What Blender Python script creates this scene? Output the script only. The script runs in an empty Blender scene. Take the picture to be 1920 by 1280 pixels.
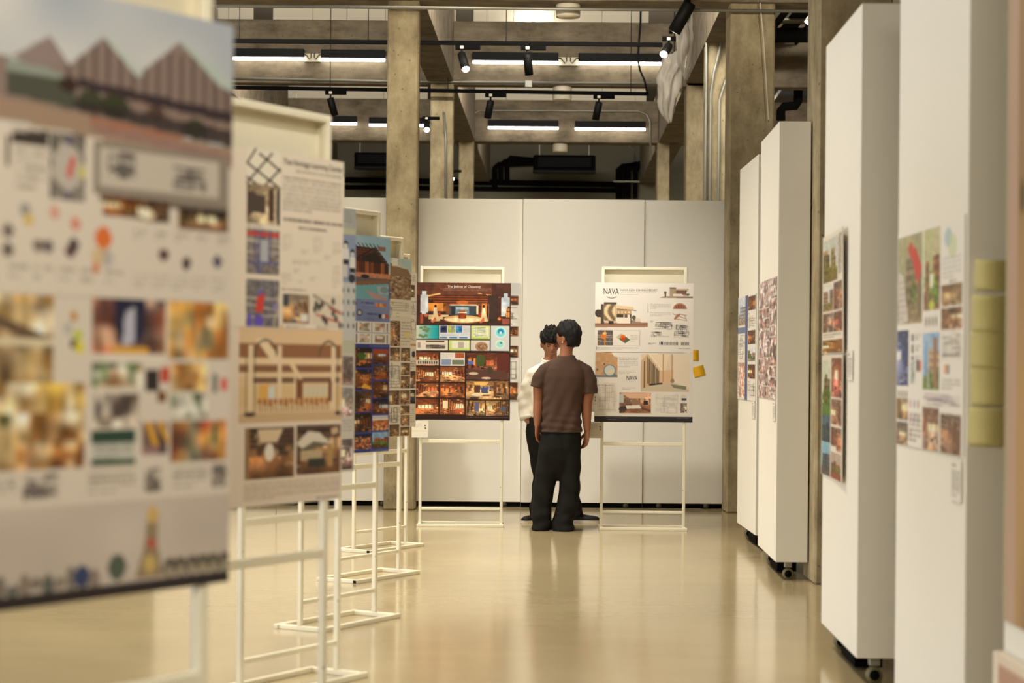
import bpy, bmesh, math, random
import numpy as np
from mathutils import Vector, Matrix

# ------------------------------------------------------------------ camera, light, exposure
SC = bpy.context.scene
COL = SC.collection
CAM_H, FPX, HORIZON, ROLL = 1.41, 3733.0, 681.0, math.radians(0.5)

cam_d = bpy.data.cameras.new('camera'); cam = bpy.data.objects.new('camera', cam_d); COL.objects.link(cam)
cam_d.sensor_width = 36.0; cam_d.lens = FPX / 1920 * 36.0
cam_d.shift_y = (HORIZON - 640) / 1920
cam_d.clip_start = 0.05; cam_d.clip_end = 200
cam.matrix_world = Matrix.Translation((0, 0, CAM_H)) @ Matrix.Rotation(math.pi/2, 4, 'X') @ Matrix.Rotation(ROLL, 4, 'Z')
cam_d.dof.use_dof = True; cam_d.dof.focus_distance = 17.0; cam_d.dof.aperture_fstop = 2.8
SC.camera = cam

SC.view_settings.view_transform = 'Standard'; SC.view_settings.look = 'None'
SC.view_settings.gamma = 1.0; SC.view_settings.use_curve_mapping = False
SC.view_settings.exposure = 0.07

world = bpy.data.worlds.new('world'); SC.world = world; world.use_nodes = True
world.node_tree.nodes['Background'].inputs[0].default_value = (1.0, 0.87, 0.66, 1)
world.node_tree.nodes['Background'].inputs[1].default_value = 0.30

WARM = (1.0, 0.945, 0.84)
def area(name, loc, target, size, energy, color=WARM, spread=180):
    d = bpy.data.lights.new(name, 'AREA'); d.shape = 'RECTANGLE'; d.size, d.size_y = size
    d.energy = energy; d.color = color; d.spread = math.radians(spread)
    o = bpy.data.objects.new(name, d); COL.objects.link(o); o.location = loc
    o.rotation_euler = (Vector(target) - Vector(loc)).to_track_quat('-Z', 'Y').to_euler()
    return o
def spot(name, loc, target, energy, angle, blend=0.6, radius=0.06, color=WARM, parent=None):
    d = bpy.data.lights.new(name, 'SPOT'); d.energy = energy; d.spot_size = math.radians(angle); d.spot_blend = blend
    d.shadow_soft_size = radius; d.color = color
    o = bpy.data.objects.new(name, d); COL.objects.link(o); o.location = loc
    o.rotation_euler = (Vector(target) - Vector(loc)).to_track_quat('-Z', 'Y').to_euler()
    if parent: o.parent = parent; o.matrix_parent_inverse = parent.matrix_world.inverted()
    return o
# assumed overhead linear lamps, added unseen above the aisle (over the frame's top edge)
OVER = (1.0, 0.90, 0.73)
for y, e in ((2.0, 32), (6.5, 50), (10.5, 84), (14.4, 130), (17.2, 76)):
    area('assumed_aisle_lamp', (-1.0, y, 6.2), (-1.0, y, 0), (0.5, 3.0), e, OVER, 95)
area('left_bay_fill', (-3.8, 12.0, 4.9), (-3.8, 12.0, 0), (1.2, 9.0), 190, OVER)  # unseen fill light added over the left bay
area('front_fill', (-0.2, -1.6, 4.4), (0.3, 8.0, 1.2), (3.0, 1.0), 170, OVER)  # unseen fill light added behind the camera to brighten the wall ends
# unseen area light added at left; daylight from windows there is assumed
area('assumed_daylight', (-8.6, 9.0, 2.0), (0, 9.6, 1.7), (12.0, 3.2), 270, (0.90, 0.965, 1.06), 130)
# assumed spot, unseen, added to brighten the partition; unseen fill spots added for near stands and beams
spot('assumed_wall_spot', (0.55, 13.8, 4.75), (0.62, 19.5, 1.40), 530, 40, 1.0, 0.12)
spot('stand_fill', (0.9, 0.2, 4.3), (-1.0, 5.0, 1.4), 370, 44, 1.0, 0.12)
spot('stand_fill', (1.0, 4.2, 4.6), (-0.95, 8.6, 1.4), 300, 44, 1.0, 0.12)
for x, e in ((-3.6, 330), (0.5, 300), (3.6, 240)):
    spot('beam_fill', (x, 15.6, 4.70), (x, 27.0, 5.6), e, 70, 1.0, 0.12, OVER)
# unseen fill lights added behind cross beams to brighten the next beam and boards
for y, e in ((19.9, 170), (26.4, 150), (33.2, 60)):
    for x in (-3.0, 0.65, 3.9):
        area('hidden_fill', (x, y, 5.75), (x, y+6, 5.75), (2.2, 0.25), e, WARM)

# ------------------------------------------------------------------ helpers
def P(px, py, Y):
    """world point at depth Y that the photograph shows at pixel (px, py)"""
    dx, dy = px - 960.0, HORIZON - py
    x = dx*math.cos(ROLL) - dy*math.sin(ROLL); y = dx*math.sin(ROLL) + dy*math.cos(ROLL)
    return Vector((x*Y/FPX, Y, CAM_H + y*Y/FPX))
def lin(c):
    c = np.asarray(c, dtype=float)
    return np.where(c <= 0.04045, c/12.92, ((c + 0.055)/1.055)**2.4)
def hx(r, g, b):
    return tuple(lin(np.array([r, g, b])/255.0))

class MB:
    def __init__(s): s.v = []; s.f = []
    def quadbox(s, pts):
        b = len(s.v); s.v += [tuple(p) for p in pts]
        s.f += [tuple(b+i for i in q) for q in ((0,3,2,1),(4,5,6,7),(0,1,5,4),(1,2,6,5),(2,3,7,6),(3,0,4,7))]
        return s
    def box(s, x0, x1, y0, y1, z0, z1):
        return s.quadbox([(x0,y0,z0),(x1,y0,z0),(x1,y1,z0),(x0,y1,z0),(x0,y0,z1),(x1,y0,z1),(x1,y1,z1),(x0,y1,z1)])
    def cbox(s, x0, x1, y0, y1, z0, z1, c=0.004):
        """box with chamfered edges"""
        bm = bmesh.new(); bmesh.ops.create_cube(bm, size=1.0)
        for v in bm.verts:
            v.co = Vector(((x0+x1)/2 + v.co.x*(x1-x0), (y0+y1)/2 + v.co.y*(y1-y0), (z0+z1)/2 + v.co.z*(z1-z0)))
        bmesh.ops.bevel(bm, geom=bm.edges[:], offset=c, segments=1, affect='EDGES')
        b = len(s.v); bm.verts.ensure_lookup_table()
        s.v += [tuple(v.co) for v in bm.verts]; s.f += [tuple(b+v.index for v in f.verts) for f in bm.faces]
        bm.free(); return s
    def tube(s, pts, rad, n=12, cap=True, flat=None, up=(0,0,1)):
        pts = [Vector(p) for p in pts]; m = len(pts)
        if not isinstance(rad, (list, tuple)): rad = [rad]*m
        t0 = (pts[1]-pts[0]).normalized()
        a = Vector(up)
        if abs(a.dot(t0)) > 0.95: a = Vector((1,0,0)) if abs(t0.x) < 0.9 else Vector((0,1,0))
        nrm = (a - t0*a.dot(t0)).normalized()
        b = len(s.v)
        for i, p in enumerate(pts):
            t = (pts[min(i+1,m-1)] - pts[max(i-1,0)]).normalized()
            nrm = (nrm - t*nrm.dot(t)).normalized(); bi = t.cross(nrm)
            r = rad[i]; ra, rb = r if isinstance(r, (list, tuple)) else (r, r)
            for k in range(n):
                an = 2*math.pi*k/n
                s.v.append(tuple(p + nrm*math.cos(an)*ra + bi*math.sin(an)*rb))
        for i in range(m-1):
            for k in range(n):
                k2 = (k+1) % n
                s.f.append((b+i*n+k, b+i*n+k2, b+(i+1)*n+k2, b+(i+1)*n+k))
        if cap:
            s.f.append(tuple(b+k for k in reversed(range(n)))); s.f.append(tuple(b+(m-1)*n+k for k in range(n)))
        return s
    def loft(s, secs, n=28, e=2.0):
        """vertical loft: (z, cx, cy, rx, ry)"""
        b = len(s.v); m = len(secs)
        for z, cx, cy, rx, ry in secs:
            for k in range(n):
                a = 2*math.pi*k/n; c, d = math.cos(a), math.sin(a)
                s.v.append((cx + rx*math.copysign(abs(c)**(2/e), c), cy + ry*math.copysign(abs(d)**(2/e), d), z))
        for i in range(m-1):
            for k in range(n):
                k2 = (k+1) % n
                s.f.append((b+i*n+k, b+i*n+k2, b+(i+1)*n+k2, b+(i+1)*n+k))
        s.f.append(tuple(b+k for k in reversed(range(n)))); s.f.append(tuple(b+(m-1)*n+k for k in range(n)))
        return s
    def lathe(s, prof, c=(0,0,0), n=24):
        """prof: (r, z) list around the vertical through c"""
        b = len(s.v); m = len(prof)
        for r, z in prof:
            for k in range(n):
                a = 2*math.pi*k/n; s.v.append((c[0]+r*math.cos(a), c[1]+r*math.sin(a), c[2]+z))
        for i in range(m-1):
            for k in range(n):
                k2 = (k+1) % n; s.f.append((b+i*n+k, b+i*n+k2, b+(i+1)*n+k2, b+(i+1)*n+k))
        s.f.append(tuple(b+k for k in reversed(range(n)))); s.f.append(tuple(b+(m-1)*n+k for k in range(n)))
        return s
    def ball(s, c, r, n=20, m=12, fn=None):
        b = len(s.v)
        rx, ry, rz = r if isinstance(r, (list, tuple)) else (r, r, r)
        for i in range(m+1):
            th = math.pi*i/m
            for k in range(n):
                ph = 2*math.pi*k/n
                d = Vector((math.sin(th)*math.cos(ph), math.sin(th)*math.sin(ph), math.cos(th)))
                q = Vector((d.x*rx, d.y*ry, d.z*rz))
                if fn: q = fn(d, q)
                s.v.append((c[0]+q.x, c[1]+q.y, c[2]+q.z))
        for i in range(m):
            for k in range(n):
                k2 = (k+1) % n; s.f.append((b+i*n+k, b+(i+1)*n+k, b+(i+1)*n+k2, b+i*n+k2))
        return s
    def xf(s, M, start=0):
        s.v[start:] = [tuple(M @ Vector(p)) for p in s.v[start:]]; return s
    def mesh(s, name):
        me = bpy.data.meshes.new(name); me.from_pydata(s.v, [], s.f)
        bm = bmesh.new(); bm.from_mesh(me); bmesh.ops.remove_doubles(bm, verts=bm.verts, dist=1e-6)
        bmesh.ops.recalc_face_normals(bm, faces=bm.faces); bm.to_mesh(me); bm.free()
        return me
    def build(s, name, mat, parent=None, smooth=False):
        me = s.mesh(name)
        if mat: me.materials.append(mat)
        if smooth: me.polygons.foreach_set('use_smooth', [True]*len(me.polygons))
        o = bpy.data.objects.new(name, me); COL.objects.link(o)
        if parent: o.parent = parent
        return o
def tag(o, label, cat, group=None):
    o['label'] = label; o['category'] = cat
    if group: o['group'] = group
    return o
def thing(name, label, cat, loc=(0,0,0), rotz=0.0, group=None):
    o = bpy.data.objects.new(name, None); COL.objects.link(o); o.empty_display_size = 0.1
    o.location = loc; o.rotation_euler = (0, 0, rotz)
    return tag(o, label, cat, group)
def struct(o): o['kind'] = 'structure'; return o
def copy_tree(o, parent=None):
    c = o.copy(); COL.objects.link(c); c.parent = parent
    for ch in list(o.children): copy_tree(ch, c)
    return c

# ------------------------------------------------------------------ materials
def newmat(name):
    m = bpy.data.materials.new(name); m.use_nodes = True
    nt = m.node_tree; return m, nt, nt.nodes['Principled BSDF']
def node(nt, t, **kw):
    n = nt.nodes.new(t)
    for k, v in kw.items():
        if k.startswith('i_'): n.inputs[int(k[2:]) if k[2:].isdigit() else k[2:]].default_value = v
        else: setattr(n, k, v)
    return n
def plain(name, col, rough=0.5, metal=0.0, var=0.06, scale=6.0, bump=0.0, spec=0.5, bscale=40):
    m, nt, b = newmat(name)
    tc = node(nt, 'ShaderNodeTexCoord'); nz = node(nt, 'ShaderNodeTexNoise'); nz.inputs['Scale'].default_value = scale; nz.inputs['Detail'].default_value = 5
    nt.links.new(tc.outputs['Object'], nz.inputs['Vector'])
    mx = node(nt, 'ShaderNodeMix', data_type='RGBA')
    mx.inputs['A'].default_value = tuple(c*(1-var) for c in col)+(1,); mx.inputs['B'].default_value = tuple(min(1, c*(1+var)) for c in col)+(1,)
    nt.links.new(nz.outputs['Fac'], mx.inputs['Factor']); nt.links.new(mx.outputs['Result'], b.inputs['Base Color'])
    b.inputs['Roughness'].default_value = rough; b.inputs['Metallic'].default_value = metal; b.inputs['Specular IOR Level'].default_value = spec
    if bump:
        n2 = node(nt, 'ShaderNodeTexNoise'); n2.inputs['Scale'].default_value = bscale; n2.inputs['Detail'].default_value = 6
        nt.links.new(tc.outputs['Object'], n2.inputs['Vector'])
        bp = node(nt, 'ShaderNodeBump'); bp.inputs['Strength'].default_value = bump; bp.inputs['Distance'].default_value = 0.01
        nt.links.new(n2.outputs['Fac'], bp.inputs['Height']); nt.links.new(bp.outputs['Normal'], b.inputs['Normal'])
    return m
def emit(name, col, strength):
    m, nt, b = newmat(name)
    b.inputs['Base Color'].default_value = (0.8,0.8,0.8,1)
    b.inputs['Emission Color'].default_value = tuple(col)+(1,); b.inputs['Emission Strength'].default_value = strength
    return m
def concrete(name, c0, c1, c2, streak=(7,7,0.7)):
    """board-formed concrete: blotches, streaks along z, small pits"""
    m, nt, b = newmat(name)
    tc = node(nt, 'ShaderNodeTexCoord')
    mp = node(nt, 'ShaderNodeMapping'); mp.inputs['Scale'].default_value = streak
    nt.links.new(tc.outputs['Object'], mp.inputs['Vector'])
    n1 = node(nt, 'ShaderNodeTexNoise'); n1.inputs['Scale'].default_value = 2.2; n1.inputs['Detail'].default_value = 8; n1.inputs['Roughness'].default_value = 0.65
    nt.links.new(mp.outputs['Vector'], n1.inputs['Vector'])
    n2 = node(nt, 'ShaderNodeTexNoise'); n2.inputs['Scale'].default_value = 3.1; n2.inputs['Detail'].default_value = 9; n2.inputs['Roughness'].default_value = 0.7
    nt.links.new(tc.outputs['Object'], n2.inputs['Vector'])
    ad = node(nt, 'ShaderNodeMath', operation='ADD'); nt.links.new(n1.outputs['Fac'], ad.inputs[0]); nt.links.new(n2.outputs['Fac'], ad.inputs[1])
    hf = node(nt, 'ShaderNodeMath', operation='MULTIPLY'); hf.inputs[1].default_value = 0.5; nt.links.new(ad.outputs[0], hf.inputs[0])
    cr = node(nt, 'ShaderNodeValToRGB'); nt.links.new(hf.outputs[0], cr.inputs['Fac'])
    cr.color_ramp.elements[0].position = 0.36; cr.color_ramp.elements[0].color = tuple(c0)+(1,)
    cr.color_ramp.elements[1].position = 0.64; cr.color_ramp.elements[1].color = tuple(c2)+(1,)
    e = cr.color_ramp.elements.new(0.5); e.color = tuple(c1)+(1,)
    vo = node(nt, 'ShaderNodeTexVoronoi'); vo.inputs['Scale'].default_value = 11.0; nt.links.new(tc.outputs['Object'], vo.inputs['Vector'])
    st = node(nt, 'ShaderNodeMath', operation='LESS_THAN'); st.inputs[1].default_value = 0.09; nt.links.new(vo.outputs['Distance'], st.inputs[0])
    mx = node(nt, 'ShaderNodeMix', data_type='RGBA'); mx.inputs['B'].default_value = tuple(c*0.45 for c in c0)+(1,)
    ml = node(nt, 'ShaderNodeMath', operation='MULTIPLY'); ml.inputs[1].default_value = 0.6; nt.links.new(st.outputs[0], ml.inputs[0])
    nt.links.new(ml.outputs[0], mx.inputs['Factor']); nt.links.new(cr.outputs['Color'], mx.inputs['A']); nt.links.new(mx.outputs['Result'], b.inputs['Base Color'])
    b.inputs['Roughness'].default_value = 0.85
    bp = node(nt, 'ShaderNodeBump'); bp.inputs['Strength'].default_value = 0.5; bp.inputs['Distance'].default_value = 0.015
    nt.links.new(hf.outputs[0], bp.inputs['Height']); nt.links.new(bp.outputs['Normal'], b.inputs['Normal'])
    return m
def painted_steel(name):
    """cream paint, chipped dark here and there"""
    m, nt, b = newmat(name)
    tc = node(nt, 'ShaderNodeTexCoord'); n1 = node(nt, 'ShaderNodeTexNoise'); n1.inputs['Scale'].default_value = 19; n1.inputs['Detail'].default_value = 7
    nt.links.new(tc.outputs['Object'], n1.inputs['Vector'])
    cr = node(nt, 'ShaderNodeValToRGB'); nt.links.new(n1.outputs['Fac'], cr.inputs['Fac'])
    cr.color_ramp.elements[0].position = 0.262; cr.color_ramp.elements[0].color = hx(70,60,45)+(1,)
    cr.color_ramp.elements[1].position = 0.275; cr.color_ramp.elements[1].color = hx(238,232,208)+(1,)
    nt.links.new(cr.outputs['Color'], b.inputs['Base Color']); b.inputs['Roughness'].default_value = 0.38
    return m
def print_mat():
    m, nt, b = newmat('printed_paper')
    at = node(nt, 'ShaderNodeAttribute', attribute_name='print'); nt.links.new(at.outputs['Color'], b.inputs['Base Color'])
    b.inputs['Roughness'].default_value = 0.5; b.inputs['Specular IOR Level'].default_value = 0.25
    return m
def floor_mat():
    m, nt, b = newmat('polished_floor')
    tc = node(nt, 'ShaderNodeTexCoord')
    n1 = node(nt, 'ShaderNodeTexNoise'); n1.inputs['Scale'].default_value = 0.55; n1.inputs['Detail'].default_value = 6; n1.inputs['Roughness'].default_value = 0.6
    nt.links.new(tc.outputs['Object'], n1.inputs['Vector'])
    cr = node(nt, 'ShaderNodeValToRGB'); nt.links.new(n1.outputs['Fac'], cr.inputs['Fac'])
    cr.color_ramp.elements[0].position = 0.3; cr.color_ramp.elements[0].color = hx(168,152,118)+(1,)
    cr.color_ramp.elements[1].position = 0.7; cr.color_ramp.elements[1].color = hx(184,168,132)+(1,)
    mp = node(nt, 'ShaderNodeMapping'); mp.inputs['Scale'].default_value = (0.5, 3.2, 1); nt.links.new(tc.outputs['Object'], mp.inputs['Vector'])
    n3 = node(nt, 'ShaderNodeTexNoise'); n3.inputs['Scale'].default_value = 1.6; n3.inputs['Detail'].default_value = 3; nt.links.new(mp.outputs['Vector'], n3.inputs['Vector'])
    rr = node(nt, 'ShaderNodeMapRange'); rr.inputs['To Min'].default_value = 0.09; rr.inputs['To Max'].default_value = 0.17
    nt.links.new(n3.outputs['Fac'], rr.inputs['Value']); nt.links.new(rr.outputs['Result'], b.inputs['Roughness'])
    nt.links.new(cr.outputs['Color'], b.inputs['Base Color'])
    b.inputs['Specular IOR Level'].default_value = 0.62
    bp = node(nt, 'ShaderNodeBump'); bp.inputs['Strength'].default_value = 0.06; bp.inputs['Distance'].default_value = 0.02
    nt.links.new(n3.outputs['Fac'], bp.inputs['Height']); nt.links.new(bp.outputs['Normal'], b.inputs['Normal'])
    return m
M = {}
M['floor'] = floor_mat()
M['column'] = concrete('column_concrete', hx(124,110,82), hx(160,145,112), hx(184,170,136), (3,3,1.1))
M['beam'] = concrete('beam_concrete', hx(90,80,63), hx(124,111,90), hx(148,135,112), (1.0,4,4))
M['dark_wall'] = plain('dark_back_wall', hx(128,124,106), 0.9, var=0.12, scale=1.5)
M['slab'] = plain('ceiling_slab', hx(96,86,70), 0.95, var=0.15, scale=1.2)
M['white_infill'] = plain('white_infill_board', hx(226,216,194), 0.8, var=0.02)
M['hall_wall'] = plain('hall_wall_paint', hx(170,158,132), 0.9, var=0.05, scale=0.8)
M['panel'] = plain('white_panel_paint', hx(236,232,220), 0.62, var=0.015, scale=2.0, bump=0.04, bscale=180)
M['panel_side'] = plain('cream_panel_edge', hx(222,214,190), 0.65, var=0.02, scale=2.0)
M['steel'] = painted_steel('cream_painted_steel')
M['board'] = plain('cream_board', hx(238,230,204), 0.6, var=0.012)
M['black'] = plain('black_metal', hx(13,12,11), 0.6, var=0.1, spec=0.2)
M['blackish'] = plain('black_rubber', hx(10,9,8), 0.9, var=0.1, spec=0.1)
M['pipe'] = plain('black_pipe_lagging', hx(15,14,12), 0.9, var=0.12, spec=0.1)
M['conduit'] = plain('galvanised_conduit', hx(150,148,136), 0.45, metal=0.5, var=0.08)
M['led'] = emit('led_tube_glow', (1.0, 0.95, 0.86), 9.0)
M['lens'] = emit('spot_lens_glow', (1.0, 0.93, 0.80), 40.0)
M['lens_off'] = plain('dark_lens', hx(60,58,55), 0.15)
M['white_fix'] = plain('white_fitting', hx(222,212,188), 0.55, var=0.02)
M['plate'] = plain('cream_plate', hx(232,222,196), 0.6, var=0.02)
M['caster'] = plain('pale_green_caster', hx(128,122,88), 0.5, var=0.05)
M['dim_caster'] = plain('dark_olive_caster', hx(70,67,50), 0.6, var=0.05)
M['yellow'] = plain('yellow_paper', hx(226,216,150), 0.8, var=0.04, scale=20)
M['orange'] = plain('amber_paper', hx(236,178,24), 0.8, var=0.04, scale=20)
M['ink'] = plain('dark_ink', hx(44,38,34), 0.7, var=0.02)
M['ink_grey'] = plain('grey_ink', hx(116,108,102), 0.7, var=0.02)
M['ink_white'] = plain('white_ink', hx(236,226,210), 0.7, var=0.02)
M['print'] = print_mat()
# ------------------------------------------------------------------ the hall
def bx(X, Y): return X + 0.022*(Y - 19.0)          # the building's axis runs slightly right of the view axis
CEIL = 6.6
struct(MB().box(-9, 7, -3, 40, -0.2, 0).build('floor', M['floor']))
struct(MB().box(-9, 7, -3, 40, CEIL, CEIL+0.2).build('ceiling', M['slab']))
struct(MB().box(-9, 7, 39.5, 39.8, 0, CEIL).build('wall_back', M['dark_wall']))
struct(MB().box(-9.2, -9, -3, 40, 0, CEIL).build('wall_left', M['hall_wall']))
struct(MB().box(7, 7.2, -3, 40, 0, CEIL).build('wall_right', M['hall_wall']))
struct(MB().box(-9, 7, -3.2, -3, 0, CEIL).build('wall_front', M['hall_wall']))

def column(px0, px1, Y, depth, label, top=CEIL, X=None):
    x0, x1 = X if X else (P(px0, HORIZON, Y).x, P(px1, HORIZON, Y).x)
    o = MB().cbox(x0, x1, Y, Y+depth, 0, top, 0.014).build('concrete_column', M['column'])
    return tag(o, label, 'column', 'concrete columns of the hall')
column(721, 780, 19.0, 0.30, 'tall concrete column left of the brown poster stand, before the partition wall')
column(803, 846, 25.4, 0.34, 'concrete column behind the partition, second in the left row of columns')
column(857, 885, 32.2, 0.34, 'farthest and narrowest concrete column of the left row, beyond the partition')
column(0, 0, 12.84, 0.5, 'nearest rough concrete column, rising between two white display walls on the right', X=(1.962, 2.44))
column(1364, 1448, 19.0, 0.42, 'broad concrete column at the right end of the partition wall')
column(1283, 1318, 25.4, 0.34, 'concrete column behind the partition, under the hanging plastic sheets')
column(1229, 1252, 32.2, 0.34, 'farthest and narrowest concrete column of the right row, beyond the partition')
pier = column(1320, 1362, 22.2, 0.34, 'concrete pier carrying grey conduits just behind the partition, right side')
for i, px in enumerate((1322, 1331, 1347)):
    a = P(px, 372, 22.16)
    top = [(a.x, 22.16, 0.0), (a.x, 22.16, 4.55 - 0.1*i), (a.x+0.03*i, 22.16, 4.75-0.1*i), (a.x+0.10*i, 22.16, 4.95), (a.x+0.10*i, 22.16, 5.3)]
    o = MB().tube(top, 0.016, 8).build('conduit', M['conduit'], None, True)
    tag(o, ('thin grey conduit running up the left edge of the concrete pier', 'grey conduit in the middle of the concrete pier',
            'grey conduit on the right of the concrete pier, bent at the top')[i], 'conduit', 'conduits on the concrete pier')

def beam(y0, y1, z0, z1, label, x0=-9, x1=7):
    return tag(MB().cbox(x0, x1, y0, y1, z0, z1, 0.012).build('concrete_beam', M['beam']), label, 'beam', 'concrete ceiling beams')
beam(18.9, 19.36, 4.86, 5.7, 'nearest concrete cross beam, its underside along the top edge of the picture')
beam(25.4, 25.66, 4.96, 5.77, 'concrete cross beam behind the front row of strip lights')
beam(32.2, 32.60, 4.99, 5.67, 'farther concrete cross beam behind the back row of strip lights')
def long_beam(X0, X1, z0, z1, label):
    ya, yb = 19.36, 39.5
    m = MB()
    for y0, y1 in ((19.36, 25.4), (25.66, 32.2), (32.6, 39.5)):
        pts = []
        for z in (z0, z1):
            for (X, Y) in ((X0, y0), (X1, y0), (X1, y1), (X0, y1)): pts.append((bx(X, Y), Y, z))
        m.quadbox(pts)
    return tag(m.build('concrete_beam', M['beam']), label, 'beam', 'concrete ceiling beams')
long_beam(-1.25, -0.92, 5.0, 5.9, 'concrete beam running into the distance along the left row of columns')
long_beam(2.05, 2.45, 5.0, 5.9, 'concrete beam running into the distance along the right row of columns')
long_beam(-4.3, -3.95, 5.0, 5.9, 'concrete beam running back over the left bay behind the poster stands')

# white boards closing the wall above the two cross beams
def infill(Y, z0, z1, spans, label):
    root = thing('infill_wall', label, 'wall panel', (0, Y, z0))
    for a, b in spans:
        xa, xb = P(a, 100, Y).x, P(b, 100, Y).x
        MB().cbox(xa+0.002, xb-0.002, 0, 0.03, 0, z1-z0, 0.003).build('board', M['white_infill'], root)
infill(25.63, 5.77, CEIL, ((300,364),(364,407),(407,428),(428,475),(511,586),(586,650),(650,722),(722,790),(846,854),(887,912),(912,962),(962,1040),(1040,1128),(1128,1216)),
       'row of white boards above the front cross beam, one lit by an assumed uplight')
infill(32.3, 5.67, CEIL, ((400,480),(511,556),(556,640),(640,720),(720,803),(887,950),(950,1040),(1040,1130),(1130,1192),(1192,1213)),
       'row of white boards above the farther cross beam')
c = P(1000, 43, 25.55)
up = thing('uplight', 'small assumed uplight on the front cross beam washing the white boards above', 'light', (c.x, 25.53, 5.77))  # assumed from the glow on the boards; the lamp itself is unseen
MB().lathe([(0.045,0),(0.045,0.015),(0.03,0.02)]).build('housing', M['black'], up, True)
d = bpy.data.lights.new('assumed_uplight', 'POINT'); d.energy = 9; d.shadow_soft_size = 0.02; d.color = WARM
lo = bpy.data.objects.new('assumed_uplight', d); COL.objects.link(lo); lo.parent = up; lo.location = (0, 0, 0.05)

# ------------------------------------------------------------------ partition at the end of the aisle
def partition(pa, pb, dy, label, zt=3.02):
    Y = 19.5 + dy
    xa, xb = P(pa, HORIZON, Y).x + 0.001, P(pb, HORIZON, Y).x - 0.001
    root = thing('partition_panel', label, 'partition', (0, Y, 0), 0, 'partition panels closing the aisle')
    MB().cbox(xa, xb, 0, 0.10, 0.052, zt, 0.003).build('board', M['panel'], root)
    MB().box(xa, xb, 0.03, 0.07, 0.004, 0.052).build('gap_shade', M['blackish'], root)  # black strip stands in for the shade in the gap below the board
    for x in (xa+0.16, xb-0.16):
        o = MB().tube([(x, 0.004, 0.027), (x, 0.026, 0.027)], 0.0265, 14).build('caster', M['dim_caster'], root, True)
partition(521, 750, 0.0, 'white partition panel at far left, behind the row of stands and the concrete column')
partition(750, 978, 0.02, 'white partition panel behind the brown poster stand')
partition(978.5, 1206.5, -0.02, 'brightest white partition panel, behind the two men')
partition(1206.8, 1357, 0.0, 'white partition panel behind the resort poster, ending at the broad concrete column')
partition(292, 520, 0.01, 'outermost white partition panel, mostly hidden behind the poster stands')

# ------------------------------------------------------------------ lamps, tracks and services under the ceiling
def led(pa, pb, py, Y, label):
    a, b = P(pa, py, Y), P(pb, py, Y)
    root = thing('linear_light', label, 'light', ((a.x+b.x)/2, Y, (a.z+b.z)/2), 0, 'linear LED strip lights')
    h = (b.x-a.x)/2
    tilt = math.atan2(b.z-a.z, b.x-a.x)
    MB().cbox(-h, h, -0.03, 0.03, 0.018, 0.125, 0.004).build('housing', M['black'], root)
    MB().tube([(-h, 0, 0), (-h+0.01, 0, 0), (h-0.01, 0, 0), (h, 0, 0)], [0.014, 0.021, 0.021, 0.014], 12).build('diffuser', M['led'], root, True)
    for x in (-h*0.6, h*0.6): MB().box(x-0.015, x+0.015, 0.03, 0.075 if Y < 30 else 0.105, 0.05, 0.10).build('bracket', M['black'], root)
F = 25.33
led(436, 570, 110, F, 'lit strip light at the upper left, ending at a cream plate beside the poster')
led(602, 722, 112, F, 'lit strip light running behind the tall concrete column, front row')
led(886, 1047, 117, F, 'lit strip light in the front row over the middle bay, left of the pair')
led(1085, 1250, 119, F, 'lit strip light in the front row ending by the bright spotlight')
G = 32.1
led(618, 669, 232, G, 'short glimpse of lit strip light above the heritage poster, back row')
led(692, 803, 235, G, 'lit strip light passing behind the tall concrete column, back row')
led(915, 1047, 240, G, 'lit strip light in the back row over the middle bay, left of the pair')
led(1078, 1210, 242, G, 'lit strip light in the back row over the middle bay, right of the pair')
def junction(pa, pb, py, Y, label):
    a, b = P(pa, py, Y), P(pb, py, Y)
    root = thing('junction_plate', label, 'junction plate', ((a.x+b.x)/2, Y, a.z), 0, 'cream plates joining strip lights')
    h = (b.x-a.x)/2
    MB().cbox(-h, h, 0.02, 0.06, -0.035, 0.07, 0.003).build('plate', M['plate'], root)
    for s in (-1, 1):
        MB().tube([(s*h, 0.005, 0.055), (s*h*0.75, 0.0, 0.05), (s*h*0.35, 0.0, -0.01), (s*h*0.18, 0.0, 0.02), (s*h*0.2, 0.005, 0.07)], 0.006, 6).build('cable', M['black'], root, True)
junction(570, 602, 110, F, 'cream junction plate with black cables between strip lights, upper left')
junction(1047, 1085, 117, F, 'cream junction plate with black cables between strip lights over the middle bay')
junction(780, 801, 114, F, 'cream junction plate showing just right of the tall concrete column')

def track(p0, p1, label, name='track_rail', group='black lighting tracks', hang=()):
    p0, p1 = Vector(p0), Vector(p1)
    root = thing(name, label, 'track', tuple(p0), 0, group)
    d = p1 - p0; n = Vector((-d.y, d.x, 0)).normalized()*0.02; u = Vector((0,0,0.022))
    MB().quadbox([-n-u, n-u, d+n-u, d-n-u, -n+u, n+u, d+n+u, d-n+u]).build('rail', M['blackish'], root)
    for t in hang:
        q = d*t; MB().tube([q+Vector((0,0,0.015)), q+Vector((0,0,CEIL-p0.z-q.z))], 0.005, 6).build('suspension_wire', M['black'], root)
Y1, Y2 = 21.5, 25.08
r1a, r1b = P(380, 76, Y1), P(1242, 84, Y1)
r2a, r2b = P(380, 163, Y2), P(1216, 176, Y2)
track(r1a, r1b, 'nearer black lighting track crossing above the partition, carrying the lit spotlight', hang=(0.08, 0.36, 0.66))
track(r2a, r2b, 'farther black lighting track crossing above the partition, three dark spotlights under it', hang=(0.286, 0.55, 0.96))
e0, e1 = P(1296, -14, 18.2), P(1257, 60, 21.46)
track(e0, e1, 'black lighting track running towards the viewer above the plastic sheets')

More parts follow.
